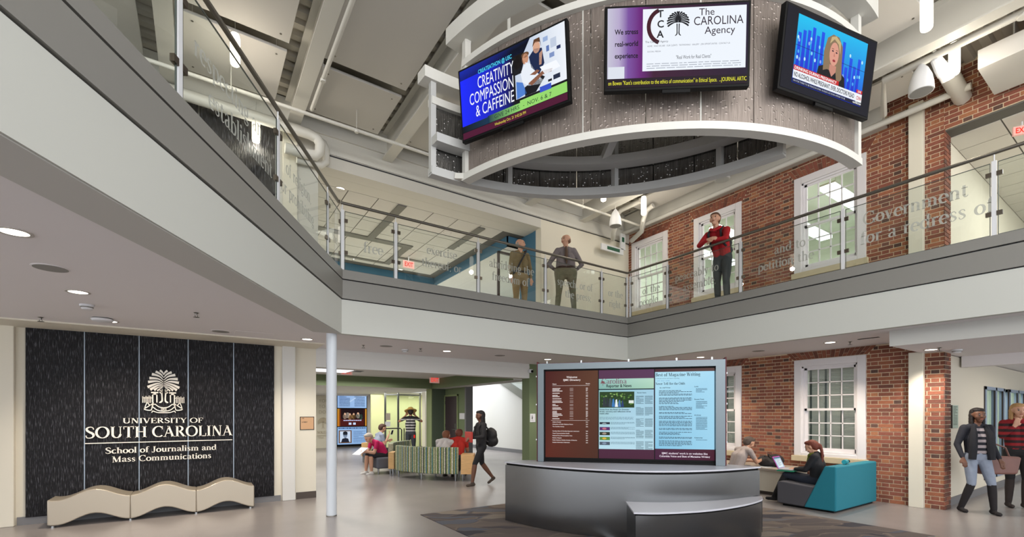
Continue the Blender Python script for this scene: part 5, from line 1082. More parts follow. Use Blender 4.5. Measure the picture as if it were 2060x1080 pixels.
# left: directory
s0 = .10; F = Flat(kplane(s0, SB)); F.poly(['5a2418', '4a2a1e', '5c3a28', '481a18'], [(0, 0), (sw-.012, 0), (sw-.012, SH), (0, SH)]); F.lay = 1
cw = 'eadfdc'; F.text('Welcome', sw/2, SH-.1, .026, cw, 'sans', al='c', bold=True); F.text('SJMC Directory', sw/2, SH-.14, .026, cw, 'sans', al='c', bold=True)
F.text('Name', .1, SH-.19, .016, cw, 'sans', bold=True); F.text('Room', .57, SH-.19, .016, cw, 'sans', bold=True); F.rect(cw, .1, SH-.208, .62, SH-.205)
rr = random.Random(9); z = SH-.24
for g in (3, 1, 2, 1, 2, 2, 2, 5, 1):
    for i in range(g): F.lines(.1, z, rr.uniform(.08, .15), .015, 1, cw, z*99, th=.72); F.rect(cw, .345, z-.007, .395, z-.004); F.text(str(rr.randint(200, 340)), .57, z-.012, .013, cw, 'sans', bold=True); z -= .0185
    z -= .012
F.rect(cw, .08, z-.0, .62, z+.003); z -= .028
for i, tx in enumerate(('Adjunct Faculty', 'Advertising & Public Relations Room', 'The Carolina Agency', '', 'Carolina News & Carolina Reporter newsroom', 'Visual Communications Studio', 'National Press Photographers Assn.', 'Student Chapter', 'Public Relations Student Society of America', 'Student Advertising Federation')):
    if tx: F.text(tx, .1, z, .0135, cw, 'sans', bold=True); F.text(str(216+i*13), .57, z, .0135, cw, 'sans', bold=True)
    z -= .032
F.build('screen_picture', ks)
# middle: news page
s0 += sw; F = Flat(kplane(s0, SB)); F.poly(['4a2238', '4a2238', '5a3858', '563450'], [(0, 0), (sw-.012, 0), (sw-.012, SH), (0, SH)]); F.lay = 1
pg0, pg1 = .13, SH-.12; W2 = sw-.016; F.poly(['b8dcea', 'b8dcea', '9cc8de', '86b8b4'], [(.0, pg0), (W2, pg0), (W2, pg1), (0, pg1)]); F.lay = 2; F.poly(['7fb0a8', 'a8d0b8', 'b8dcc8', '8fc0bc'], [(0, pg1-.14), (W2, pg1-.14), (W2, pg1), (0, pg1)]); F.rect('1c2c38', 0, pg1-.155, W2, pg1-.14)
F.lay = 3; F.text('Carolina', .035, pg1-.07, .075, '7f6f78', 'serif', wid=.34, track=-.02); F.text('Reporter & News', .1, pg1-.118, .04, '1a2024', 'sans', wid=.34, bold=True); palm(F, .055, pg1-.06, .06, '7a2834')
F.rect('27401f', .01, pg1-.40, W2*.65, pg1-.18); F.lay = 4
rr = random.Random(2)
for i in range(60): F.ell(rr.choice(['3f6a2c', '5f8a3c', '1f3018', '86a860', '30502a']), rr.uniform(.03, W2*.62), rr.uniform(pg1-.36, pg1-.2), .014, .01, 4, 7)
for i, c_ in enumerate(('30383c', '2c3438', '41505a', '3c78b8', 'e8f0f4', '4a78b0', '2a3c70')): F.poly(c_, [(.05+i*.042, pg1-.39), (.1+i*.04, pg1-.39), (.085+i*.04, pg1-.25-i*.008), (.06+i*.042, pg1-.26-i*.008)], 5)
F.lay = 6; F.rect('e0e8e0', W2*.55, pg1-.34, W2*.64, pg1-.3)
for i, tx in enumerate(('Voices from the flood: On Downing', 'Street, recovery and reflections three', 'weeks after')): F.text(tx, .01, pg1-.435-.028*i, .019, '182430', 'sans', bold=True, wid=None if i else .4)
F.lines(.01, pg1-.53, W2*.62, .04, 3, '6a8898', 8)
for i, c_ in enumerate(('28303c', '5a2a68', '2c3428', '5c8a3c', '4c5868')):
    zz = pg1-.6-.068*i; F.rect(c_, .01, zz-.045 if i else zz-.03, .15, zz); F.ell(['8898a0', 'c07080', 'a09080', 'd8b040', '8090a8'][i], .075, zz-.022, .03, .014, 7, 12); F.lines(.16, zz, W2*.44, .035, 3, '5a7888', i+3)
for cx_ in (W2*.68, W2*.84):
    for i in range(5): F.lines(cx_, pg1-.24-.155*i, W2*.14, .115, 9, '4a6472', i*7+int(cx_*100), th=.5)
F.text('Recent News', W2*.7, pg1-.205, .015, '203040', 'sans', bold=True)
F.build('screen_picture', ks)
# right: magazine page
s0 += sw; F = Flat(kplane(s0, SB)); F.poly(['461a3c', '46182c', '5c4440', '4c2c34'], [(0, 0), (sw, 0), (sw, SH), (0, SH)]); F.lay = 1; F.poly(['86c4e4', '9cd2ec', 'aadcf4', 'b4e2f4'], [(0, .145), (sw, .145), (sw, SH-.04), (0, SH-.04)])
F.lay = 2; F.text('Best of Magazine Writing', .005, SH-.1, .046, '2a3844', 'serif', wid=.57); F.text('Collected stories and feature reporting', .01, SH-.135, .014, '48606e', 'sans', wid=.3); F.text('Never Tell Her the Odds', .005, SH-.215, .034, '24323e', 'serif', wid=.38); F.text('HOME   ABOUT   STORIES', .02, SH-.165, .01, '3a78b8', 'sans')
F.text('By a Staff Writer', .06, SH-.26, .014, '2c3c48', 'sans', bold=True)
z = SH-.29
for i, k_ in enumerate((5, 6, 4, 2, 3, 5, 2, 3, 2, 5)): F.lines(.05, z, .42, .0155*k_, k_, '41586a', i+20, th=.5); z -= .0155*k_+.02
for i, (tx, k_) in enumerate((('Login', 4), ('Recent Posts', 7), ('Archives', 12), ('Categories', 1))):
    zz = SH-[.25, .42, .63, .93][i]; F.text(tx, .5, zz, .016, '24323e', 'sans', bold=True); F.lines(.52, zz-.018, .14, .0145*k_, k_, '4a6a80', i+40, th=.5)
F.text('SJMC students\' work is on websites like', sw/2, .075, .024, 'e8dce8', 'sans', al='c', wid=.58, bold=True); F.text('Columbia Voice and Best of Magazine Writing', sw/2, .035, .024, 'e8dce8', 'sans', al='c', wid=.64, bold=True)
F.build('screen_picture', ks)
# ------------------------------------------------------------------ teal sofa, ledge and things on it
mat('teal', '1a7688', .85, bump=.15, bscale=250); mat('seat_grey', '4b4a50', .9, bump=.15, bscale=250)
so = thing('sofa', 'teal high-backed sofa with a charcoal seat against the brick wall', 'sofa', (8.85, 3.5, 0))
q = MB(); q.ext([(8.05, 3.10, .03), (8.05, 3.56, .03), (8.05, 3.26, .715), (8.05, 3.10, .715)], (1.59, 0, 0)); q.build('back_and_side', 'teal', so, bevel=.02)
q = MB(); q.ext([(8.06, 3.56, .03), (8.06, 3.98, .04), (8.06, 3.98, .385), (8.06, 3.93, .405), (8.06, 3.40, .365)], (1.57, 0, 0)); q.build('seat', 'seat_grey', so, bevel=.02)
MB().box(8.1, 3.15, 0, 9.6, 3.9, .03).build('plinth', 'black', so)
lg = thing('ledge', 'low cream ledge unit with a pale stone top along the brick wall', 'ledge', (9.3, 5, 0)); mat('ledge_top', 'a79c90', .5)
MB().box(8.93, 4.25, .06, 9.76, 6.6, .45).build('body', 'cream', lg); MB().box(8.96, 4.25, 0, 9.76, 6.6, .06).build('base', 'base_dark', lg); MB().box(8.86, 4.2, .45, 9.77, 6.65, .50).build('top', 'ledge_top', lg, bevel=.006)
p = at(1541, 943, Y=8.95); t = thing('papers', 'loose white papers on the ledge beside the desk end', 'papers', (p.x, p.y, .5))
for i in range(3): q = MB(); q.obox((0, 0, 0), (.14, 0, 0), (0, .1, 0), (0, 0, .0015)); o = q.build('sheet', 'post_white', t); o.matrix_parent_inverse.identity(); o.location = (.02*i, .01*i, .002+.003*i); o.rotation_euler.z = .3*i
lp_ = (9.1, 4.95, .5)
# rucksack on the ledge
rk = thing('rucksack', 'black rucksack lying on the ledge against the brick', 'bag', (9.3, 4.72, .5)); mat('bag_black', '1d1b1d', .7, bump=.2, bscale=60)
def blob(pts, m, par, name, vox=.012, sm=4):
    bm = bmesh.new()
    for (c, r) in pts:
        M_ = Matrix.Translation(c) @ Matrix.Diagonal((*(r if isinstance(r, (tuple, list)) else (r, r, r)), 1)); bmesh.ops.create_icosphere(bm, subdivisions=2, radius=1, matrix=M_)
    me = bpy.data.meshes.new('b'); bm.to_mesh(me); bm.free(); o = bpy.data.objects.new('b', me); COL.objects.link(o)
    rm = o.modifiers.new('r', 'REMESH'); rm.mode = 'VOXEL'; rm.voxel_size = vox; sm_ = o.modifiers.new('s', 'SMOOTH'); sm_.iterations = sm
    me2 = bpy.data.meshes.new_from_object(o.evaluated_get(bpy.context.evaluated_depsgraph_get())); bpy.data.objects.remove(o); me2.name = name
    me2.materials.clear(); me2.materials.append(MATS[m]); me2.polygons.foreach_set('use_smooth', [True]*len(me2.polygons))
    o = bpy.data.objects.new(name, me2); COL.objects.link(o); o.parent = par; o.matrix_parent_inverse = pinv(par); return o
blob([(Vector((9.3, 4.62, .62)), (.16, .16, .13)), (Vector((9.3, 4.82, .60)), (.15, .14, .11)), (Vector((9.2, 4.72, .58)), (.14, .2, .09))], 'bag_black', rk, 'bag_body')
MB().tube([(9.15, 4.55, .6), (9.05, 4.5, .7), (9.1, 4.66, .75), (9.2, 4.7, .7)], .012, 6).build('strap', 'bag_black', rk)
cu = thing('paper_cup', 'small paper cup with a dark pattern on the ledge in front of the man', 'cup', (9.02, 5.12, .5)); MB().lathe((9.0, 5.1, .5), [(.028, 0), (.038, .1), (.035, .1), (.03, .09)], 16).build('cup_body', 'post_white', cu, smooth=True); MB().lathe((9.0, 5.1, .53), [(.0325, 0), (.035, .03)], 16).build('band', 'plaque_edge', cu)
# ------------------------------------------------------------------ lounge seating
m = bpy.data.materials.new('stripes'); m.use_nodes = True; n = m.node_tree.nodes; L = m.node_tree.links; b = n['Principled BSDF']; b.inputs['Roughness'].default_value = .9; MATS['stripes'] = m
tc = n.new('ShaderNodeTexCoord'); sx = n.new('ShaderNodeSeparateXYZ'); L.new(tc.outputs['Object'], sx.inputs[0])
at2 = n.new('ShaderNodeMath'); at2.operation = 'ARCTAN2'; L.new(sx.outputs[1], at2.inputs[0]); L.new(sx.outputs[0], at2.inputs[1])
mu = n.new('ShaderNodeMath'); mu.operation = 'MULTIPLY'; mu.inputs[1].default_value = 3.7; L.new(at2.outputs[0], mu.inputs[0])
fr = n.new('ShaderNodeMath'); fr.operation = 'FRACT'; L.new(mu.outputs[0], fr.inputs[0]); cr3 = n.new('ShaderNodeValToRGB'); cr3.color_ramp.interpolation = 'CONSTANT'; L.new(fr.outputs[0], cr3.inputs[0])
SC_ = ['6f7d4a', 'c9c7b0', '8a9a5e', '4f6a4a', 'cfcab4', '3f7f9a', '8a8a52', 'b8b28c', '5f7450', 'd8d4c4', '30343a', '8fa06a', 'c2bfa4', '3a7892', '7a8648', 'b5ad80', 'dedccf', '647a56', 'a8a070', '4a8898', '7d8a50', 'cdc8b0']
for i, c_ in enumerate(SC_):
    e = cr3.color_ramp.elements[i] if i < 2 else cr3.color_ramp.elements.new(i/len(SC_)); e.position = i/len(SC_); e.color = srgb(c_)
no = n.new('ShaderNodeTexVoronoi'); no.inputs['Scale'].default_value = 34; mx = n.new('ShaderNodeMix'); mx.data_type = 'RGBA'; mx.blend_type = 'MULTIPLY'; mx.inputs[0].default_value = .8; L.new(tc.outputs['Object'], no.inputs[0])
rp = n.new('ShaderNodeMapRange'); rp.inputs[1].default_value = .1; rp.inputs[2].default_value = .5; rp.inputs[3].default_value = 1.2; rp.inputs[4].default_value = .6; L.new(no.outputs['Distance'], rp.inputs[0]); L.new(cr3.outputs[0], mx.inputs[6]); L.new(rp.outputs[0], mx.inputs[7]); L.new(mx.outputs[2], b.inputs['Base Color'])
mat('sofa_leg', '9a9ca0', .35, metal=.9); mat('lounge_grey', '5d606a', .9)
OC = (6.03, 11.1)
def cursofa(a0, a1, label):
    t = thing('curved_sofa', label, 'sofa', (OC[0], OC[1], 0)); Z_ = (0, 0)
    def loc(o): o.matrix_parent_inverse.identity(); return o
    loc(MB().arc(Z_, 1.93, 2.06, .16, .765, a0, a1, 24).build('backrest', 'stripes', t, bevel=.02)); loc(MB().arc(Z_, 1.38, 1.93, .18, .44, a0, a1, 24).build('seat', 'lounge_grey', t, bevel=.03))
    for a in (a0+2, (a0+a1)/2, a1-2):
        for r in (1.44, 2.0): x, y = r*math.cos(R(a)), r*math.sin(R(a)); loc(MB().lathe((x, y, 0), [(.014, 0), (.03, .17)], 8).build('leg', 'sofa_leg', t))
    return t
cursofa(183.5, 236, 'curved sofa with a striped green and blue back facing away, in the lounge'); cursofa(118, 164, 'far curved sofa whose striped back shows left of the man in the hat')
def woodbox(pxa, pxb, Y, z0, z1, dep, label, leg=True):
    a, b_ = at(pxa, 900, Y=Y), at(pxb, 900, Y=Y); d = (b_-a); d.z = 0; w_ = d.length; d.normalize(); nn = Vector((-d.y, d.x, 0)); c = (a+b_)/2+nn*dep/2
    t = thing('side_table', label, 'table', (c.x, c.y, 0), 0); MB().obox((c.x, c.y, (z0+z1)/2), d*w_/2, nn*dep/2, (0, 0, (z1-z0)/2)).build('cabinet', 'wood', t, bevel=.005)
    for s1 in (-1, 1):
        for s2 in (-1, 1): q = Vector((c.x, c.y, 0))+d*(w_/2-.04)*s1+nn*(dep/2-.04)*s2; MB().lathe(tuple(q), [(.012, 0), (.022, z0)], 8).build('leg', 'sofa_leg', t)
woodbox(927, 953, 10.5, .16, .61, .45, 'light wood end table at the right end of the curved sofa'); woodbox(781, 792.5, 11.45, .17, .58, .4, 'light wood end table at the left end of the curved sofa'); woodbox(727, 743, 14.6, .2, .62, .5, 'light wood end table behind the two readers at the left')
p = at(774, 942, Y=12.1); t = thing('ottoman', 'grey upholstered seat under the reader in magenta', 'seat', (p.x, p.y, 0)); MB().box(p.x-.3, p.y-.3, .14, p.x+.35, p.y+.3, .42).build('cushion', 'lounge_grey', t, bevel=.04)
for dx in (-.25, .3):
    for dy in (-.25, .25): MB().lathe((p.x+dx, p.y+dy, 0), [(.014, 0), (.025, .14)], 8).build('leg', 'sofa_leg', t)
p = at(749, 920, Y=14.2); t = thing('armchair', 'patterned armchair behind the reader in magenta', 'armchair', (p.x, p.y, 0)); MB().box(p.x-.14, p.y-.1, .2, p.x+.14, p.y+.05, .82).build('backrest', 'stripes', t, bevel=.03); MB().box(p.x-.14, p.y+.05, .2, p.x+.5, p.y+.6, .45).build('seat', 'lounge_grey', t, bevel=.03)
for dx in (-.1, .4):
    for dy in (-.05, .5): MB().lathe((p.x+dx, p.y+dy, 0), [(.014, 0), (.02, .2)], 8).build('leg', 'sofa_leg', t)
# railing loop in front of the partition
t = thing('rail', 'dark metal rail in front of the glass partition, left of the man in the hat', 'rail', (aty(790, 16.5), 16.5, 0)); xa, xb = aty(776, 16.5), aty(808, 16.5); MB().tube([(xa, 16.5, 1.0), (xb-.06, 16.5, 1.0), (xb, 16.5, .95), (xb, 16.5, 0)], .022, 8).build('top_rail', 'dark', t); MB().tube([(aty(813, 16.4), 16.4, 1.0), (aty(813, 16.4), 16.4, 0)], .02, 8).build('upright', 'dark', t)
# video wall
vt = thing('video_wall', 'tall black video wall of three stacked screens in the far lounge', 'display', (1.2, 21.9, 0)); xa, xb = aty(677, 21.9), aty(738, 21.9); za = .12; zb_ = 2.62
MB().box(xa, 21.86, .05, xb, 21.98, 2.62).build('housing', 'black', vt); hh = (zb_-za)/3; ww = xb-xa-.06
for i in range(3):
    z0 = za+hh*(2-i)+.02; F = Flat(plane((xa+.03, 21.855, z0), (1, 0, 0)), .002); H2 = hh-.04
    if i == 0:
        F.poly(['8fb0dc', '9cc0ec', 'a8c8f0', '88a8dc'], [(0, 0), (ww, 0), (ww, H2), (0, H2)]); F.lay = 1; F.lines(.08, H2-.05, ww*.36, H2-.1, 12, '405880', 1, th=.5); F.lines(ww*.58, H2-.05, ww*.36, H2-.1, 12, '405880', 2, th=.5); F.poly('b8d0f0', [(ww*.4, .3), (ww*.62, .5), (ww*.64, .46), (ww*.43, .26)])
    elif i == 1:
        F.poly(['e08a20', '5a1414', '3a1010', 'd89a30'], [(0, 0), (ww*.1, 0), (ww*.1, H2), (0, H2)]); F.rect('4a1512', ww*.1, 0, ww*.92, H2); F.rect('c88a30', ww*.95, 0, ww, H2); F.lay = 1; F.rect('1c0c12', ww*.12, .32, ww*.9, H2)
        for x, z, c_ in ((.25, .45, 'd8b8a0'), (.42, .42, 'c09060'), (.55, .44, '8a6a40'), (.7, .48, 'c8c0b0'), (.8, .42, '4a6a5a'), (.34, .5, 'e8d8c8')): F.ell(c_, x*ww, z, .09, .13)
        for x, z in ((.25, .56), (.42, .54), (.55, .55), (.7, .58)): F.ell('e0b090', x*ww, z, .04, .05, 2)
        F.lay = 3; F.lines(.2*ww, .28, ww*.62, .05, 1, 'c8ccf0', 5, th=.8); F.rect('c8d8f8', ww*.38, .06, ww*.47, .16); F.rect('c8d8f8', ww*.53, .06, ww*.62, .16)
    else:
        F.rect('8fb4e0', 0, 0, ww, H2); F.lay = 1; F.lines(.04, H2-.03, ww*.94, .06, 1, '2c4878', 9, th=.8); F.rect('6a4a30', ww*.04, .06, ww*.48, .64); F.rect('c8d8ec', ww*.08, .1, ww*.44, .6, 2); F.poly('1c2030', [(ww*.12, .1), (ww*.4, .1), (ww*.36, .26), (ww*.27, .3), (ww*.16, .26)], 3); F.ell('8090a8', ww*.26, .42, .09, .13, 4); F.poly('101420', [(ww*.18, .46), (ww*.34, .46), (ww*.33, .57), (ww*.26, .6), (ww*.19, .57)], 5); F.rect('101420', ww*.19, .42, ww*.33, .45, 5); F.lines(ww*.54, .6, ww*.42, .55, 11, '5878a8', 4, th=.45)
    F.build('screen_picture', vt)
# faint lettering on the far cream wall
F = Flat(plane((aty(638, 21.95), 21.95, 1.5), (1, 0, 0)), .003); t = thing('wall_lettering', 'faint grey lettering and emblem on the cream wall left of the video wall', 'lettering', (0, 21.95, 1.5))
for tx, z in (('YOUR', .55), ('TO', .3), ('DON', .05)): F.text(tx, 0.06, z, .14, 'b8b09c', 'sans')
palm(F, .25, -.35, .45, 'c0b49c'); F.text('SOUTH', 0, -.85, .12, 'b8ac94', 'serif'); F.rect('b8ac94', 0, -.94, .5, -.92); F.text('School', .05, -1.05, .07, 'b8ac94', 'serif'); F.build('lettering', t, PRINT)
# notices beside the partition
for i, (pa, pb, ya, yb) in enumerate(((777, 786, 831, 845), (776, 786, 848, 858))): x0, x1 = aty(pa, 17.4), aty(pb, 17.4); t = thing('notice', ['framed notice on the glass partition, upper of two', 'white notice sheet on the glass partition, lower of two'][i], 'notice', (x0, 17.44, 1.3)); MB().box(x0, 17.44, zaty(pa, yb, 17.4), x1, 17.46, zaty(pa, ya, 17.4)).build('sheet', 'ledge_top' if i == 0 else 'post_white', t)
# small cardboard box on the sill by the laptop user
# ------------------------------------------------------------------ people
SK = {'light': 'c99a80', 'tan': 'b07e62', 'dark': '6a4634'}
for k_, c_ in SK.items(): mat('skin_'+k_, c_, .55)
def cloth(c): return mat('cloth_'+c, c, .85, bump=.25, bscale=22, var=.08, vscale=14).name if 'cloth_'+c not in MATS else 'cloth_'+c
def capsule(bm, a, b, ra, rb):
    a, b = Vector(a), Vector(b); d = b-a; l = d.length
    if l < 1e-5: bmesh.ops.create_icosphere(bm, subdivisions=2, radius=ra, matrix=Matrix.Translation(a)); return
    q = d.to_track_quat('Z', 'Y').to_matrix().to_4x4(); n_ = 12; rings = []
    for i in range(4): t = math.pi/2*(i/4); rings.append((-ra*math.cos(t), ra*math.sin(t)+1e-4))
    rings += [(0, ra), (l, rb)]
    for i in range(1, 5): t = math.pi/2*(i/4); rings.append((l+rb*math.sin(t), rb*math.cos(t)+1e-4))
    vs = [[bm.verts.new((Matrix.Translation(a) @ q) @ Vector((r*math.cos(2*math.pi*k/n_), r*math.sin(2*math.pi*k/n_), z))) for k in range(n_)] for z, r in rings]
    for i in range(len(vs)-1):
        for k in range(n_): bm.faces.new((vs[i][k], vs[i][(k+1) % n_], vs[i+1][(k+1) % n_], vs[i+1][k]))
    bm.faces.new(vs[0][::-1]); bm.faces.new(vs[-1])
def lerp(a, b, t): return tuple(a[i]+(b[i]-a[i])*t for i in range(3))
def person(label, x, y, z, yaw, h, J={}, skin='tan', top='30343a', legs='2b3040', shoe='3a3430', sleeve='long', shorts=0, wide=1.0, boots=0, stripes=None, hair=None, belt=None, vox=.0115, curl=.5, group=None, szone=9, female=False):
    """local frame: +x the person's right when yaw = 0 and they face +y"""
    s = h/1.75
    D = dict(P=(0, 0, .94), C=(0, .0, 1.24), N=(0, .0, 1.45), H=(0, .03, 1.62), sL=(-.17, 0, 1.41), sR=(.17, 0, 1.41), eL=(-.22, -.02, 1.13), eR=(.22, -.02, 1.13), wL=(-.23, .06, .89), wR=(.23, .06, .89),
             kL=(-.1, .02, .50), kR=(.1, .02, .50), aL=(-.1, -.03, .08), aR=(.1, -.03, .08), fL=(-.02, 1, 0), fR=(.02, 1, 0), hd=(0, 1, 0)); D.update(J)
    t = thing('person', label, 'person', (x, y, z), yaw, group); bm = bmesh.new(); caps = []
    ms = ['skin_'+skin, cloth(top), cloth(legs), cloth(shoe)]
    if stripes: ms.append(cloth(stripes))
    if belt: ms.append(cloth(belt))
    def cp(a, b, ra, rb, tg): capsule(bm, a, b, ra, rb); caps.append((np.array(a), np.array(b), ra, rb, tg))
    P, C, N, Hd = D['P'], D['C'], D['N'], D['H']; W = wide; sh = (.93 if female else 1)
    def off(p, v): return (p[0]+v[0], p[1]+v[1], p[2]+v[2])
    hw = .085 if not female else .09
    cp(off(P, (-.07*W, 0, 0)), off(P, (.07*W, 0, 0)), .105*W, .105*W, 2)
    for sx in (-1, 1):
        cp(off(lerp(P, C, .15), (sx*.055*W, 0, 0)), off(C, (sx*.07*sh, 0, 0)), .098*W, .108*(W+1)/2, 1); cp(off(C, (sx*.07*sh, 0, 0)), off(lerp(C, N, .75), (sx*.06, 0, 0)), .108, .075, 1)
    cp(D['sL'], D['sR'], .06, .06, 1); cp(lerp(D['sL'], N, .2), off(N, (0, -.005, .015)), .055, .055, 1); cp(lerp(D['sR'], N, .2), off(N, (0, -.005, .015)), .055, .055, 1)
    cp(N, lerp(N, Hd, .62), .052, .05, 0)
    hd = Vector(D['hd']).normalized(); hs = hd.cross(Vector((0, 0, 1))).normalized(); hu = hs.cross(hd)
    def hp(f_, s_, u_): return tuple(Vector(Hd)+hd*f_+hs*s_+hu*u_)
    cp(hp(-.02, 0, .035), hp(.015, 0, .025), .088, .083, 0); cp(hp(.03, 0, -.03), hp(.035, 0, -.075), .062, .042, 0); cp(hp(.09, 0, .01), hp(.103, 0, -.022), .011, .016, 0)
    for sx in (-1, 1): cp(hp(-.005, sx*.083, .02), hp(-.005, sx*.08, -.02), .017, .012, 0); cp(hp(.055, sx*.045, -.02), hp(.045, sx*.04, -.035), .03, .03, 0)
    for S_, sx in (('L', -1), ('R', 1)):
        sh_, e_, w_ = D['s'+S_], D['e'+S_], D['w'+S_]; up = 1 if sleeve != 'none' else 0; fo = 1 if sleeve == 'long' else 0
        k = 1.12 if sleeve == 'long' else 1
        cp(sh_, lerp(sh_, e_, .6), .058*k, .05*k, up); cp(lerp(sh_, e_, .6), e_, .048*k, .041*k, 1 if fo or up and sleeve != 'short' else 0); cp(e_, lerp(e_, w_, .9), .042*k, .03*k, fo); cp(lerp(e_, w_, .85), w_, .027, .025, 0)
        # hand: palm, four fingers, thumb
        dv = (Vector(w_)-Vector(e_)).normalized(); hv = Vector(D['g'+S_]).normalized() if 'g'+S_ in D else dv
        side = hv.cross(Vector((0, 1, .3))); side = side.normalized() if side.length > .2 else Vector((1, 0, 0)); pn = hv.cross(side).normalized()
        if 'n'+S_ in D: pn = Vector(D['n'+S_]).normalized(); side = hv.cross(pn).normalized()
        w0 = Vector(w_)
        for q in (-.024, -.008, .008, .024): cp(tuple(w0+side*q*.6), tuple(w0+hv*.085+side*q), .014, .013, 0)
        for i, q in enumerate((-.03, -.011, .009, .028)):
            l1 = (.04, .046, .043, .033)[i]; b0 = w0+hv*.085+side*q; b1 = b0+(hv*(1-curl*.3)+pn*curl*.6).normalized()*l1; b2 = b1+(hv*(1-curl)+pn*curl).normalized()*l1*.75
            cp(tuple(b0), tuple(b1), .0095, .009, 0); cp(tuple(b1), tuple(b2), .009, .0078, 0)
        tb = w0+hv*.025-side*.024*sx*-1; t1_ = tb+(hv*.7+side*sx*.75+pn*.25).normalized()*.042; cp(tuple(tb), tuple(t1_), .0125, .0105, 0); cp(tuple(t1_), tuple(t1_+(hv+pn*.3).normalized()*.03), .0105, .009, 0)
        # leg
        hip = off(P, (sx*hw*W, 0, -.02)); kn_, an = D['k'+S_], D['a'+S_]; kk = 1.08 if not female else 1.0; ct = 2 if not shorts else 0
        cp(hip, lerp(hip, kn_, .55), .096*W*.98, .078*kk, 2); cp(lerp(hip, kn_, .55), kn_, .078*kk, .06*kk, 2)
        cp(kn_, lerp(kn_, an, .35), .058*kk, .059*kk, 3 if boots > .6 else (0 if shorts else 2)); cp(lerp(kn_, an, .35), lerp(kn_, an, .95), .059*kk, .044*kk if not shorts else .036, 3 if boots else (0 if shorts else 2))
        fv = Vector(D['f'+S_]).normalized(); A_ = Vector(an)
        cp(tuple(A_+Vector((0, 0, .0))), tuple(A_-fv*.035+Vector((0, 0, -.035))), .04, .04, 3); cp(tuple(A_-fv*.03+Vector((0, 0, -.04))), tuple(A_+fv*.13+Vector((0, 0, -.05))), .038, .03, 3); cp(tuple(A_+fv*.1+Vector((.012, 0, -.05))), tuple(A_+fv*.1+Vector((-.012, 0, -.05))), .032, .032, 3)
    me = bpy.data.meshes.new('b'); bm.to_mesh(me); bm.free(); o = bpy.data.objects.new('b', me); COL.objects.link(o)
    rm = o.modifiers.new('r', 'REMESH'); rm.mode = 'VOXEL'; rm.voxel_size = vox; q = o.modifiers.new('s', 'SMOOTH'); q.iterations = 2; q.factor = .5
    me2 = bpy.data.meshes.new_from_object(o.evaluated_get(bpy.context.evaluated_depsgraph_get())); bpy.data.objects.remove(o); me2.name = 'body'; me2.materials.clear()
    for m_ in ms: me2.materials.append(MATS[m_])
    nf = len(me2.polygons); cen = np.zeros(nf*3); me2.polygons.foreach_get('center', cen); cen = cen.reshape(-1, 3); best = np.full(nf, 9.); tg = np.zeros(nf, int)
    for a, b_, ra, rb_, k in caps:
        d = b_-a; L2 = max(d@d, 1e-9); tt = np.clip(((cen-a)@d)/L2, 0, 1); dist = np.linalg.norm(cen-(a+tt[:, None]*d), axis=1)-(ra+(rb_-ra)*tt)
        msk = dist < best; best[msk] = dist[msk]; tg[msk] = k
    if stripes: ax = (cen[:, 2]*22).astype(int) % 2; tg[(tg == 1) & (ax == 0) & (cen[:, 2] < N[2]-.02) & ((np.abs(cen[:, 0]) < szone) & ((cen[:, 1] > 0) | (szone > 1)))] = 4
    if belt:
        bi = len(ms)-1; msk = np.abs(cen[:, 2]-(P[2]+.075)) < .022; msk &= (np.hypot(cen[:, 0]-P[0], cen[:, 1]-P[1]) < .2*W); tg[msk & (tg != 0)] = bi
    me2.polygons.foreach_set('material_index', tg); me2.polygons.foreach_set('use_smooth', [True]*nf)
    bo = bpy.data.objects.new('body', me2); COL.objects.link(bo); bo.parent = t; t.scale = (s, s, s)
    def child(mb, name, m_, sm=True): ob = mb.build(name, m_, None, smooth=sm); ob.parent = t; return ob
    e_ = MB()
    for sx in (-1, 1): e_.tube([hp(.087, sx*.032, .012), hp(.092, sx*.032, .012)], [.012, .009], 8)
    child(e_, 'eyes', mat('eye_dark', '2a1f1c', .3)); br = MB()
    for sx in (-1, 1): br.tube([hp(.087, sx*.018, .034), hp(.089, sx*.05, .034)], .004, 5)
    child(br, 'eyebrows', mat('brow', '3a2a22', .9)); mo = MB(); mo.tube([hp(.088, -.022, -.058), hp(.096, 0, -.056), hp(.088, .022, -.058)], .006, 6); child(mo, 'mouth', mat('lip', '9a5548', .5))
    if hair:
        col, kind = hair; hm = mat('hair_'+col, col, .7, bump=.6, bscale=50, stretch=(1, 1, .2)).name; P_ = []
        if kind != 'bald':
            for f_, u_, r in ((-.03, .055, (.098, .098, .082)), (-.045, .03, (.094, .09, .09)), (-.06, -.005, (.078, .07, .075)), (.015, .085, (.084, .075, .045))): P_.append((Vector(hp(f_, 0, u_)), r))
        else:
            for sx in (-1, 1): P_.append((Vector(hp(-.04, sx*.055, .0)), (.04, .055, .045)))
            P_.append((Vector(hp(-.075, 0, .0)), (.06, .045, .05)))
        if kind in ('long', 'longfull'):
            for i in range(6): P_.append((Vector(hp(-.075, 0, -.03))+Vector((0, -.004*i, -.05*i)), (.085-.005*i, .045, .05)))
            for sx in (-1, 1):
                for i in range(5): P_.append((Vector(hp(-.03, sx*.08, 0))+Vector((0, 0, -.05*i)), (.03, .045, .045)))
        if kind == 'pony':
            P_.append((Vector(hp(-.125, 0, .0)), .035))
            for i in range(8): P_.append((Vector(hp(-.14, 0, -.02))+Vector((0, -.012*i+.0012*i*i, -.038*i)), (.03, .028, .034)))
        blob(P_, hm, None, 'hair', .011, 3); ho = bpy.data.objects['hair'] if False else COL.objects[-1]; ho.parent = t
        ho.name = 'hair'
    return t, hp, child
_ob = blob
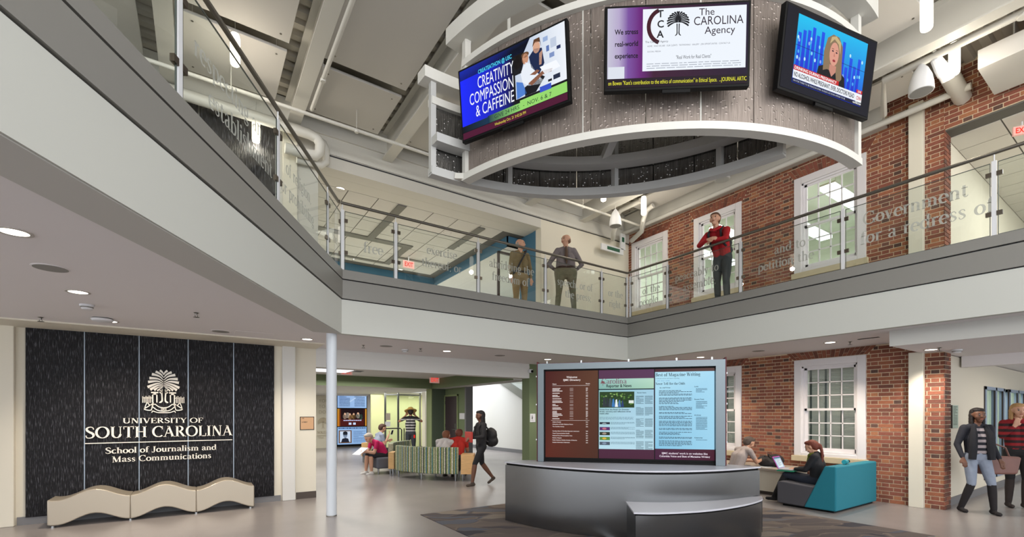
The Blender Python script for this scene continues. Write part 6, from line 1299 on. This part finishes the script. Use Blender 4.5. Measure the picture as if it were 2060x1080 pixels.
def blob(pts, m, par, name, vox=.012, sm=4):
    if par is not None: return _ob(pts, m, par, name, vox, sm)
    tmp = bpy.data.objects.new('tmp', None); COL.objects.link(tmp); o = _ob(pts, m, tmp, name, vox, sm); o.parent = None; o.matrix_parent_inverse.identity(); bpy.data.objects.remove(tmp); return o
def face_to(dx, dy): return math.atan2(-dx, dy)     # yaw that turns local +y to the direction (dx, dy)
def lw(t, s, p): return t.matrix_basis @ Vector(p)
camR = (RT.x, RT.y); 
# 1 man in khaki with a shoulder strap, upper gallery
p = at(1046, 600, Y=10.2)
t, hp, ch = person('man in khaki shirt and trousers with a dark shoulder strap on the back gallery', p.x, p.y, ZU, face_to(-.15, -.98), 1.76, dict(eL=(-.25, 0, 1.13), wL=(-.24, .06, .9), hd=(-.75, .75, .05)), 'light', '7d6a48', '8d7550', '3a2c22', wide=1.12, hair=('9a9088', 'bald'), belt='2c2420')
q = MB(); q.tube([(-.13, .05, 1.5), (-.05, .13, 1.38), (.06, .155, 1.2), (.14, .13, 1.03), (.19, .05, .95), (.15, -.12, 1.03), (0, -.14, 1.25), (-.1, -.09, 1.46), (-.13, .0, 1.51), (-.13, .05, 1.5)], .018, 6); ch(q, 'shoulder_strap', cloth('2b2b33'))
# 2 man in grey shirt and tie
p = at(1138, 600, Y=9.95)
t, hp, ch = person('heavy man in grey shirt and brown tie, hands on hips, on the back gallery', p.x, p.y, ZU, face_to(-.55, -.83), 1.76, dict(eL=(-.36, -.08, 1.14), wL=(-.2, .0, .98), gL=(.6, .5, -.6), eR=(.36, -.08, 1.14), wR=(.2, .0, .98), gR=(-.6, .5, -.6), P=(0, 0, .95), kL=(-.15, .02, .5), kR=(.15, .02, .5), aL=(-.19, -.02, .08), aR=(.19, -.02, .08), hd=(.8, .6, .05)), 'light', '7c7374', '75705a', '2a2320', wide=1.4, hair=('8a6a58', 'bald'), belt='33221c')
q = MB(); q.tube([(0, .085, 1.47), (.004, .135, 1.38), (.004, .152, 1.25), (0, .155, 1.08)], [.018, .03, .036, .012], 6); ch(q, 'tie', cloth('5a4638'))
# 3 student in a red hooded top leaning on the rail
p = (8.42, 5.2)
t3p, hp, ch = person('student in red hooded sweatshirt leaning on the handrail with crossed arms', p[0], p[1], ZU, face_to(-1, -.12), 1.80, dict(P=(0, -.05, .95), C=(0, .08, 1.22), N=(0, .2, 1.41), H=(0, .26, 1.575), sL=(-.18, .17, 1.36), sR=(.18, .17, 1.36), eL=(-.25, .36, 1.14), eR=(.25, .36, 1.14), wL=(-.02, .42, 1.15), wR=(.04, .46, 1.17), gL=(1, .1, .05), gR=(-1, .05, .0), kL=(-.09, .0, .5), kR=(.09, -.02, .5), aL=(-.09, -.05, .08), aR=(.1, -.08, .08), hd=(-.15, 1, .12)), 'light', 'a8141e', '32373c', '241f22', hair=('5a3c2a', 'short'))
q = MB(); q.tube([(-.1, .12, 1.40), (-.06, .03, 1.38), (.06, .03, 1.38), (.1, .12, 1.40), (.09, .24, 1.42), (0, .29, 1.37), (-.09, .24, 1.42), (-.1, .12, 1.40)], .032, 8); ch(q, 'hood', cloth('a8141e'))
for sx in (-1, 1): q = MB(); q.tube([(sx*.11, .06, 1.42), (sx*.12, .2, 1.43), (sx*.115, .28, 1.34), (sx*.11, .24, 1.2), (sx*.13, .1, 1.1), (sx*.12, -.06, 1.12)], .02, 6); ch(q, 'backpack_strap', cloth('23262c'))
F = Flat(plane((-.085, .275, 1.20), (1, 0, 0), .25), .002); F.text('Jersey', 0, 0, .06, 'f0eeee', 'serif', wid=.17); F.M = Matrix.Rotation(math.pi, 4, 'Z') @ Matrix.Translation((-.0, -.0, 0)) if False else plane((.085, .262, 1.19), (-1, 0, 0), .18); fo = F.build('lettering', None, PRINT); fo.parent = t3p
s_ = 1.8/1.75; M_ = Matrix.Translation((p[0], p[1], ZU)) @ Matrix.Rotation(face_to(-1, -.12), 4, 'Z'); w_ = M_ @ Vector((0, -.13, 1.27*s_))
bp_t = thing('backpack', 'dark grey backpack on the back of the student in red', 'backpack', tuple(w_)); mat('pack', '25282e', .8, bump=.2, bscale=60)
MV = lambda v: M_ @ Vector((v[0]*s_, v[1]*s_, v[2]*s_))
blob([(MV((0, -.12, 1.22)), (.13, .15, .17)), (MV((0, -.13, 1.08)), (.14, .16, .12)), (MV((0, -.09, 1.33)), (.11, .12, .1))], 'pack', bp_t, 'pack_body')
# 4 boy in grey with phone
p = at(757, 900, Y=13.3); sit = dict(P=(0, 0, .50), C=(0, .05, .80), N=(0, .12, .99), H=(0, .19, 1.15), sL=(-.17, .1, .96), sR=(.17, .1, .96), eL=(-.21, .16, .70), eR=(.21, .16, .70), wL=(-.06, .38, .78), wR=(.08, .38, .80), kL=(-.11, .44, .50), kR=(.11, .44, .50), aL=(-.11, .42, .08), aR=(.11, .42, .08))
def S(**k): d = dict(sit); d.update(k); return d
t, hp, ch = person('seated person in a grey top holding up a phone behind the reader in magenta', p.x, p.y, -.02, face_to(.95, .1), 1.72, S(wR=(.05, .36, .95), hd=(0, 1, -.3)), 'light', '8b93a6', '2a2c34', '303034', 'short', hair=('4a3026', 'short'))
mm = t.matrix_basis; pp = mm @ Vector((.05, .47, 1.03)); ph = thing('phone', 'phone held up by the seated person in grey', 'phone', tuple(pp)); MB().obox(pp, (.035, .01, 0), (0, .006, .0), (0.02, 0, .07)).build('phone_body', 'post_white', ph, bevel=.003); MB().obox(pp+Vector((-.002, -.006, 0)), (.03, .008, 0), (0, .002, 0), (.018, 0, .06)).build('phone_screen', 'dark', ph)
# 5 reader in magenta
p = at(772, 930, Y=12.1)
t, hp, ch = person('reader in magenta T-shirt and dark shorts bent over a booklet', p.x, p.y, -.03, face_to(-.9, -.15), 1.70, S(P=(0, -.02, .50), C=(0, .14, .76), N=(0, .32, .88), H=(0, .43, .97), sL=(-.17, .28, .86), sR=(.17, .28, .86), eL=(-.17, .36, .60), eR=(.17, .36, .60), wL=(-.05, .56, .62), wR=(.05, .56, .62), kL=(-.1, .42, .52), kR=(.1, .42, .52), aL=(-.1, .40, .09), aR=(.1, .46, .09), hd=(0, 1, -.7)), 'light', 'c0185a', '24242c', 'd8d4d0', 'short', shorts=1, hair=('b0a498', 'short'), female=True)
pp = t.matrix_basis @ Vector((0, .66, .64)); bk = thing('booklet', 'open white booklet held by the reader in magenta', 'booklet', tuple(pp)); MB().obox(pp, (.13, .07, .08), (.06, -.11, 0), (-.002, 0, .003)).build('pages', 'post_white', bk)
# 6 man in a straw hat, back to us
p = at(826, 900, Y=15.0)
t, hp, ch = person('man in straw hat and black striped shirt seen from behind, raising both hands', p.x, p.y, 0, face_to(.35, .93), 1.70, dict(eL=(-.36, .06, 1.33), wL=(-.15, .16, 1.52), eR=(.36, .06, 1.33), wR=(.15, .16, 1.52), gL=(.3, .2, .8), gR=(-.3, .2, .8), sL=(-.18, 0, 1.43), sR=(.18, 0, 1.43)), 'tan', '17171c', '3a3d44', '2c2a28', 'short', stripes='b8b4b4', hair=('231a16', 'short'))
c_ = t.matrix_basis @ Vector((0, -.0, 1.665)); ht = thing('straw_hat', 'straw hat with a dark band worn by the man with raised hands', 'hat', tuple(c_)); mat('straw', 'd0aa60', .8, bump=.3, bscale=120)
o = MB().lathe((0, 0, 0), [(.20, .02), (.19, .0), (.1, .01), (.098, .08), (.075, .12), (.02, .11), (.02, .10), (.07, .108), (.09, .07), (.09, .015), (.19, .01)], 24, cap=False).build('hat_body', 'straw', ht, smooth=True); o.matrix_parent_inverse.identity(); o.rotation_euler = (-.35, .1, 0)
o = MB().lathe((0, 0, .012), [(.1015, 0), (.1, .035)], 24).build('hat_band', 'dark', ht); o.matrix_parent_inverse.identity(); o.rotation_euler = (-.35, .1, 0)
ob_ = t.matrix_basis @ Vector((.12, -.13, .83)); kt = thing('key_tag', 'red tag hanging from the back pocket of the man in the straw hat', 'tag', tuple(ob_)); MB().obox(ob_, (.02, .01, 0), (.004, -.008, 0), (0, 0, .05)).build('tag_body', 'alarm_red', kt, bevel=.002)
# 7 walking woman in black
p = at(968, 972, Y=9.9)
t, hp, ch = person('woman in black walking past the curved sofa with a red folder', p.x, p.y, 0, face_to(-.93, .1), 1.60, dict(P=(0, .0, .93), kL=(-.09, .2, .52), aL=(-.09, .26, .09), kR=(.09, -.06, .51), aR=(.09, -.34, .16), fR=(0, 1, -.6), eL=(-.25, .06, 1.15), wL=(-.1, .26, 1.12), eR=(.24, .1, 1.12), wR=(.08, .28, 1.08), hd=(0, 1, -.08)), 'dark', '1e1d20', '1b1b1e', '4a4038', shorts=1, hair=('141012', 'longfull'), female=True)
mm = t.matrix_basis; pp = mm @ Vector((0, .31, 1.14)); fo = thing('folder', 'red folder carried by the walking woman in black', 'folder', tuple(pp)); mat('folder_red', 'b0352c', .5); ax = (mm.to_3x3() @ Vector((1, 0, 0))); ay = (mm.to_3x3() @ Vector((0, 1, 0))); MB().obox(pp, ax.normalized()*.17, ay.normalized()*.02, Vector((0, 0, .11))).build('cover', 'folder_red', fo, bevel=.004)
pp = mm @ Vector((0, -.25, 1.12)); bg = thing('backpack', 'large black backpack on the walking woman', 'backpack', tuple(pp)); blob([(mm @ Vector((0, -.25, 1.17)), (.14, .15, .17)), (mm @ Vector((0, -.27, 1.03)), (.15, .15, .13))], 'bag_black', bg, 'pack_body')
q = MB()
for sx in (-1, 1): q.tube([mm @ Vector((sx*.11, -.12, 1.32)), mm @ Vector((sx*.11, 0, 1.47)), mm @ Vector((sx*.11, .125, 1.36)), mm @ Vector((sx*.12, .1, 1.15)), mm @ Vector((sx*.13, -.12, 1.02))], .016, 6)
q.build('shoulder_straps', 'bag_black', bg)
# 8, 9 two seated friends seen from behind over the sofa back
a = R(221); p = Vector((OC[0]+1.68*math.cos(a), OC[1]+1.68*math.sin(a)))
bent = dict(P=(0, 0, .5), C=(0, .08, .77), N=(0, .2, .93), H=(0, .28, 1.04), sL=(-.18, .17, .90), sR=(.18, .17, .90), eL=(-.21, .26, .64), eR=(.21, .26, .64))
t, hp, ch = person('seated person in a white printed T-shirt seen over the striped sofa back', p.x, p.y, -.02, face_to(OC[0]-p.x, OC[1]-p.y), 1.72, S(**bent), 'light', 'c3bcba', '2c3448', '3a3430', 'short', hair=('7a4a30', 'short'))
a = R(233); p = Vector((OC[0]+1.55*math.cos(a), OC[1]+1.55*math.sin(a)))
t, hp, ch = person('seated person in a red shirt behind the one in the white T-shirt', p.x, p.y, .0, face_to(OC[0]-p.x, OC[1]-p.y), 1.74, S(**bent), 'tan', 'b8281e', '2c3448', '3a3430', 'short', hair=('6a3424', 'short'))
# 10 man at the ledge
p = at(1478, 960, Y=9.05); st_ = thing('stool', 'low grey stool under the man at the ledge behind the desk', 'stool', (p.x, p.y, 0)); MB().lathe((p.x, p.y, .0), [(.2, 0), (.2, .03), (.05, .05), (.05, .33), (.2, .35), (.2, .40)], 20).build('stool_body', 'seat_grey', st_)
t, hp, ch = person('man in a pale shirt bent over his phone at the ledge behind the desk', p.x, p.y, -.04, face_to(.86, -.35), 1.70, S(P=(0, 0, .5), C=(0, .1, .76), N=(0, .24, .90), H=(0, .33, 1.02), sL=(-.18, .2, .88), sR=(.18, .2, .88), eL=(-.2, .34, .66), eR=(.2, .34, .66), wL=(-.06, .54, .66), wR=(.08, .54, .68), hd=(0, 1, -.5)), 'light', 'a89c98', '33404e', '2c2a2a', 'short', hair=('54473f', 'short'))
pp = t.matrix_basis @ Vector((.02, .66, .70)); ph = thing('phone', 'dark phone in the hands of the man at the ledge', 'phone', tuple(pp)); MB().obox(pp, (.03, .03, 0), (-.004, .004, 0), (0.01, 0, .06)).build('phone_body', 'black', ph, bevel=.003)
lt = thing('laptop', 'small open laptop on the ledge beside the paper cup', 'laptop', (9.15, 5.3, .5)); MB().box(9.05, 5.2, .5, 9.25, 5.44, .515).build('base', 'rail_grey', lt); MB().obox((9.29, 5.32, .6), (.03, 0, .085), (0, .12, 0), (.004, 0, -.002)).build('lid', 'seam', lt)
# 11 girl with laptop on the teal sofa
gx, gy = 8.46, 3.54
t, hp, ch = person('girl with a red ponytail in a black jacket typing on the sofa', gx, gy, 0, face_to(-.12, 1), 1.60, S(P=(0, .0, .47), C=(0, -.02, .74), N=(0, .0, .93), H=(0, .08, 1.06), sL=(-.16, -.01, .90), sR=(.16, -.01, .90), eL=(-.2, .12, .66), eR=(.2, .12, .66), wL=(-.07, .33, .655), wR=(.07, .33, .655), gL=(.1, 1, -.1), gR=(-.1, 1, -.1), kL=(-.09, .48, .53), kR=(.09, .46, .53), aL=(-.08, .68, .10), aR=(.1, .60, .1), hd=(0, 1, -.4)), 'light', '1b1b20', '1e2433', '17161a', boots=1, hair=('6a3020', 'pony'), female=True)
q = MB(); q.tube([(-.06, .09, .93), (0, .125, .90), (.06, .09, .93), (.07, .02, .95), (0, -.02, .97), (-.07, .02, .95), (-.06, .09, .93)], .025, 8).tube([(.02, .12, .9), (.03, .14, .8), (.02, .13, .68)], [.028, .03, .02], 8); ch(q, 'green_scarf', cloth('6f7a2a'))
mm = t.matrix_basis; fx = (mm.to_3x3() @ Vector((0, 1, 0))).normalized(); sx_ = (mm.to_3x3() @ Vector((1, 0, 0))).normalized(); pp = mm @ Vector((0, .46, .635))
lt = thing('laptop', 'open laptop in a magenta shell on the knees of the girl on the sofa', 'laptop', tuple(pp)); mat('magenta', 'b832a0', .4); mat('laptop_grey', 'b8b8bc', .4)
MB().obox(pp, sx_*.155, fx*.11, (0, 0, .009)).build('base', 'laptop_grey', lt, bevel=.003); lc = pp+fx*.155+Vector((0, 0, .1)); up = (Vector((0, 0, 1))*.9+fx*.43).normalized(); MB().obox(lc, sx_*.158, fx.cross(sx_).cross(sx_)*0+up.cross(sx_)*.005, up*.112).build('lid', 'magenta', lt, bevel=.004)
F = Flat(plane(lc-sx_*-.143-up*.098-fx*.009, -sx_), .0006)
ex = sx_; n2 = -up.cross(sx_) if (up.cross(sx_)).dot(fx) > 0 else up.cross(sx_)
Mx = Matrix((ex, -n2, up)).transposed().to_4x4(); Mx.translation = lc-ex*.143-up*.098+n2*.006; F = Flat(Mx, .0006); F.rect('a8c8d8', 0, 0, .286, .196); F.lay = 1; F.rect('e4eef4', .04, .01, .246, .15); F.rect('5a7890', 0, .17, .286, .196); F.lay = 2; F.lines(.06, .14, .16, .11, 8, '6a8090', 3); F.build('screen_picture', lt)
cs = thing('laptop_sleeve', 'green laptop sleeve under the laptop on the sofa', 'sleeve', tuple(pp-Vector((0, 0, .02)))); mat('sleeve_green', '1c7a5e', .8); MB().obox(pp-Vector((0, 0, .024)), sx_*.17, fx*.13, (0, 0, .011)).build('sleeve_body', 'sleeve_green', cs, bevel=.006)
bt = thing('water_bottle', 'turquoise bottle lying on the sofa back beside the window sill', 'bottle', (8.62, 3.18, .72)); mat('turq', '1f9aa8', .3); q = MB(); q.tube([(8.55, 3.18, .755), (8.68, 3.2, .755), (8.7, 3.2, .755), (8.74, 3.2, .755)], [.036, .036, .02, .02], 14); q.build('bottle_body', 'turq', bt, smooth=True); MB().tube([(8.74, 3.2, .755), (8.77, 3.2, .755)], .024, 12).build('bottle_cap', 'dark', bt)
# 12 woman in dark cardigan and striped top walking from the corridor
p = at(1965, 1030, Y=7.15)
t, hp, ch = person('woman in dark cardigan, striped top, pale jeans and black boots by the corridor', p.x, p.y, 0, face_to(-.75, -.66), 1.62, dict(kL=(-.14, .1, .5), aL=(-.17, .1, .08), kR=(.1, .05, .5), aR=(.16, -.1, .08), eR=(.27, 0, 1.14), wR=(.26, .12, .92), wL=(-.25, .1, .9)), 'dark', '20212a', '8a93a4', '201c1e', boots=1, stripes='a59a9c', szone=.1, hair=('1c1412', 'long'), female=True)
q = MB()
for sx in (-1, 1): q.tube([(sx*.08, .06, 1.45), (sx*.11, .12, 1.3), (sx*.12, .125, 1.1), (sx*.13, .12, .9)], [.03, .05, .055, .05], 8)
ch(q, 'cardigan_front', cloth('17181f'))
# 13 woman in plaid shirt
p = at(2047, 1018, Y=7.55)
t, hp, ch = person('blonde woman in red plaid shirt, black leggings and tall boots at the right edge', p.x, p.y, 0, face_to(-.85, -.5), 1.70, dict(kL=(-.09, .05, .5), aL=(-.09, .0, .08), eR=(.24, .12, 1.2), wR=(.12, .2, 1.36), gR=(-.3, .2, .9), eL=(-.24, 0, 1.14), wL=(-.26, .16, .98), gL=(0, .3, -1)), 'light', '8a1820', '141316', '2c2422', boots=1, stripes='2c1418', hair=('b08a5c', 'long'), female=True)
p2 = at(2014, 935, Y=7.15); hb_ = thing('handbag', 'large brown leather handbag carried between the two women by the corridor', 'bag', (p2.x, p2.y, p2.z-.16)); mat('leather', '7a544c', .5, var=.1, vscale=5)
dd_ = Vector((RT.x, RT.y, 0)); q = MB(); q.ext([Vector((p2.x, p2.y, p2.z))+dd_*a+Vector((0, 0, b_)) for a, b_ in ((-.27, -.15), (.27, -.15), (.33, .12), (-.33, .15))], FW*.14); q.build('bag_body', 'leather', hb_, bevel=.03)
MB().tube([Vector((p2.x, p2.y, p2.z))+dd_*a+FW*.07+Vector((0, 0, b_)) for a, b_ in ((-.2, .13), (-.14, .26), (0, .31), (.14, .26), (.2, .12))], .012, 8).build('handle', 'leather', hb_)
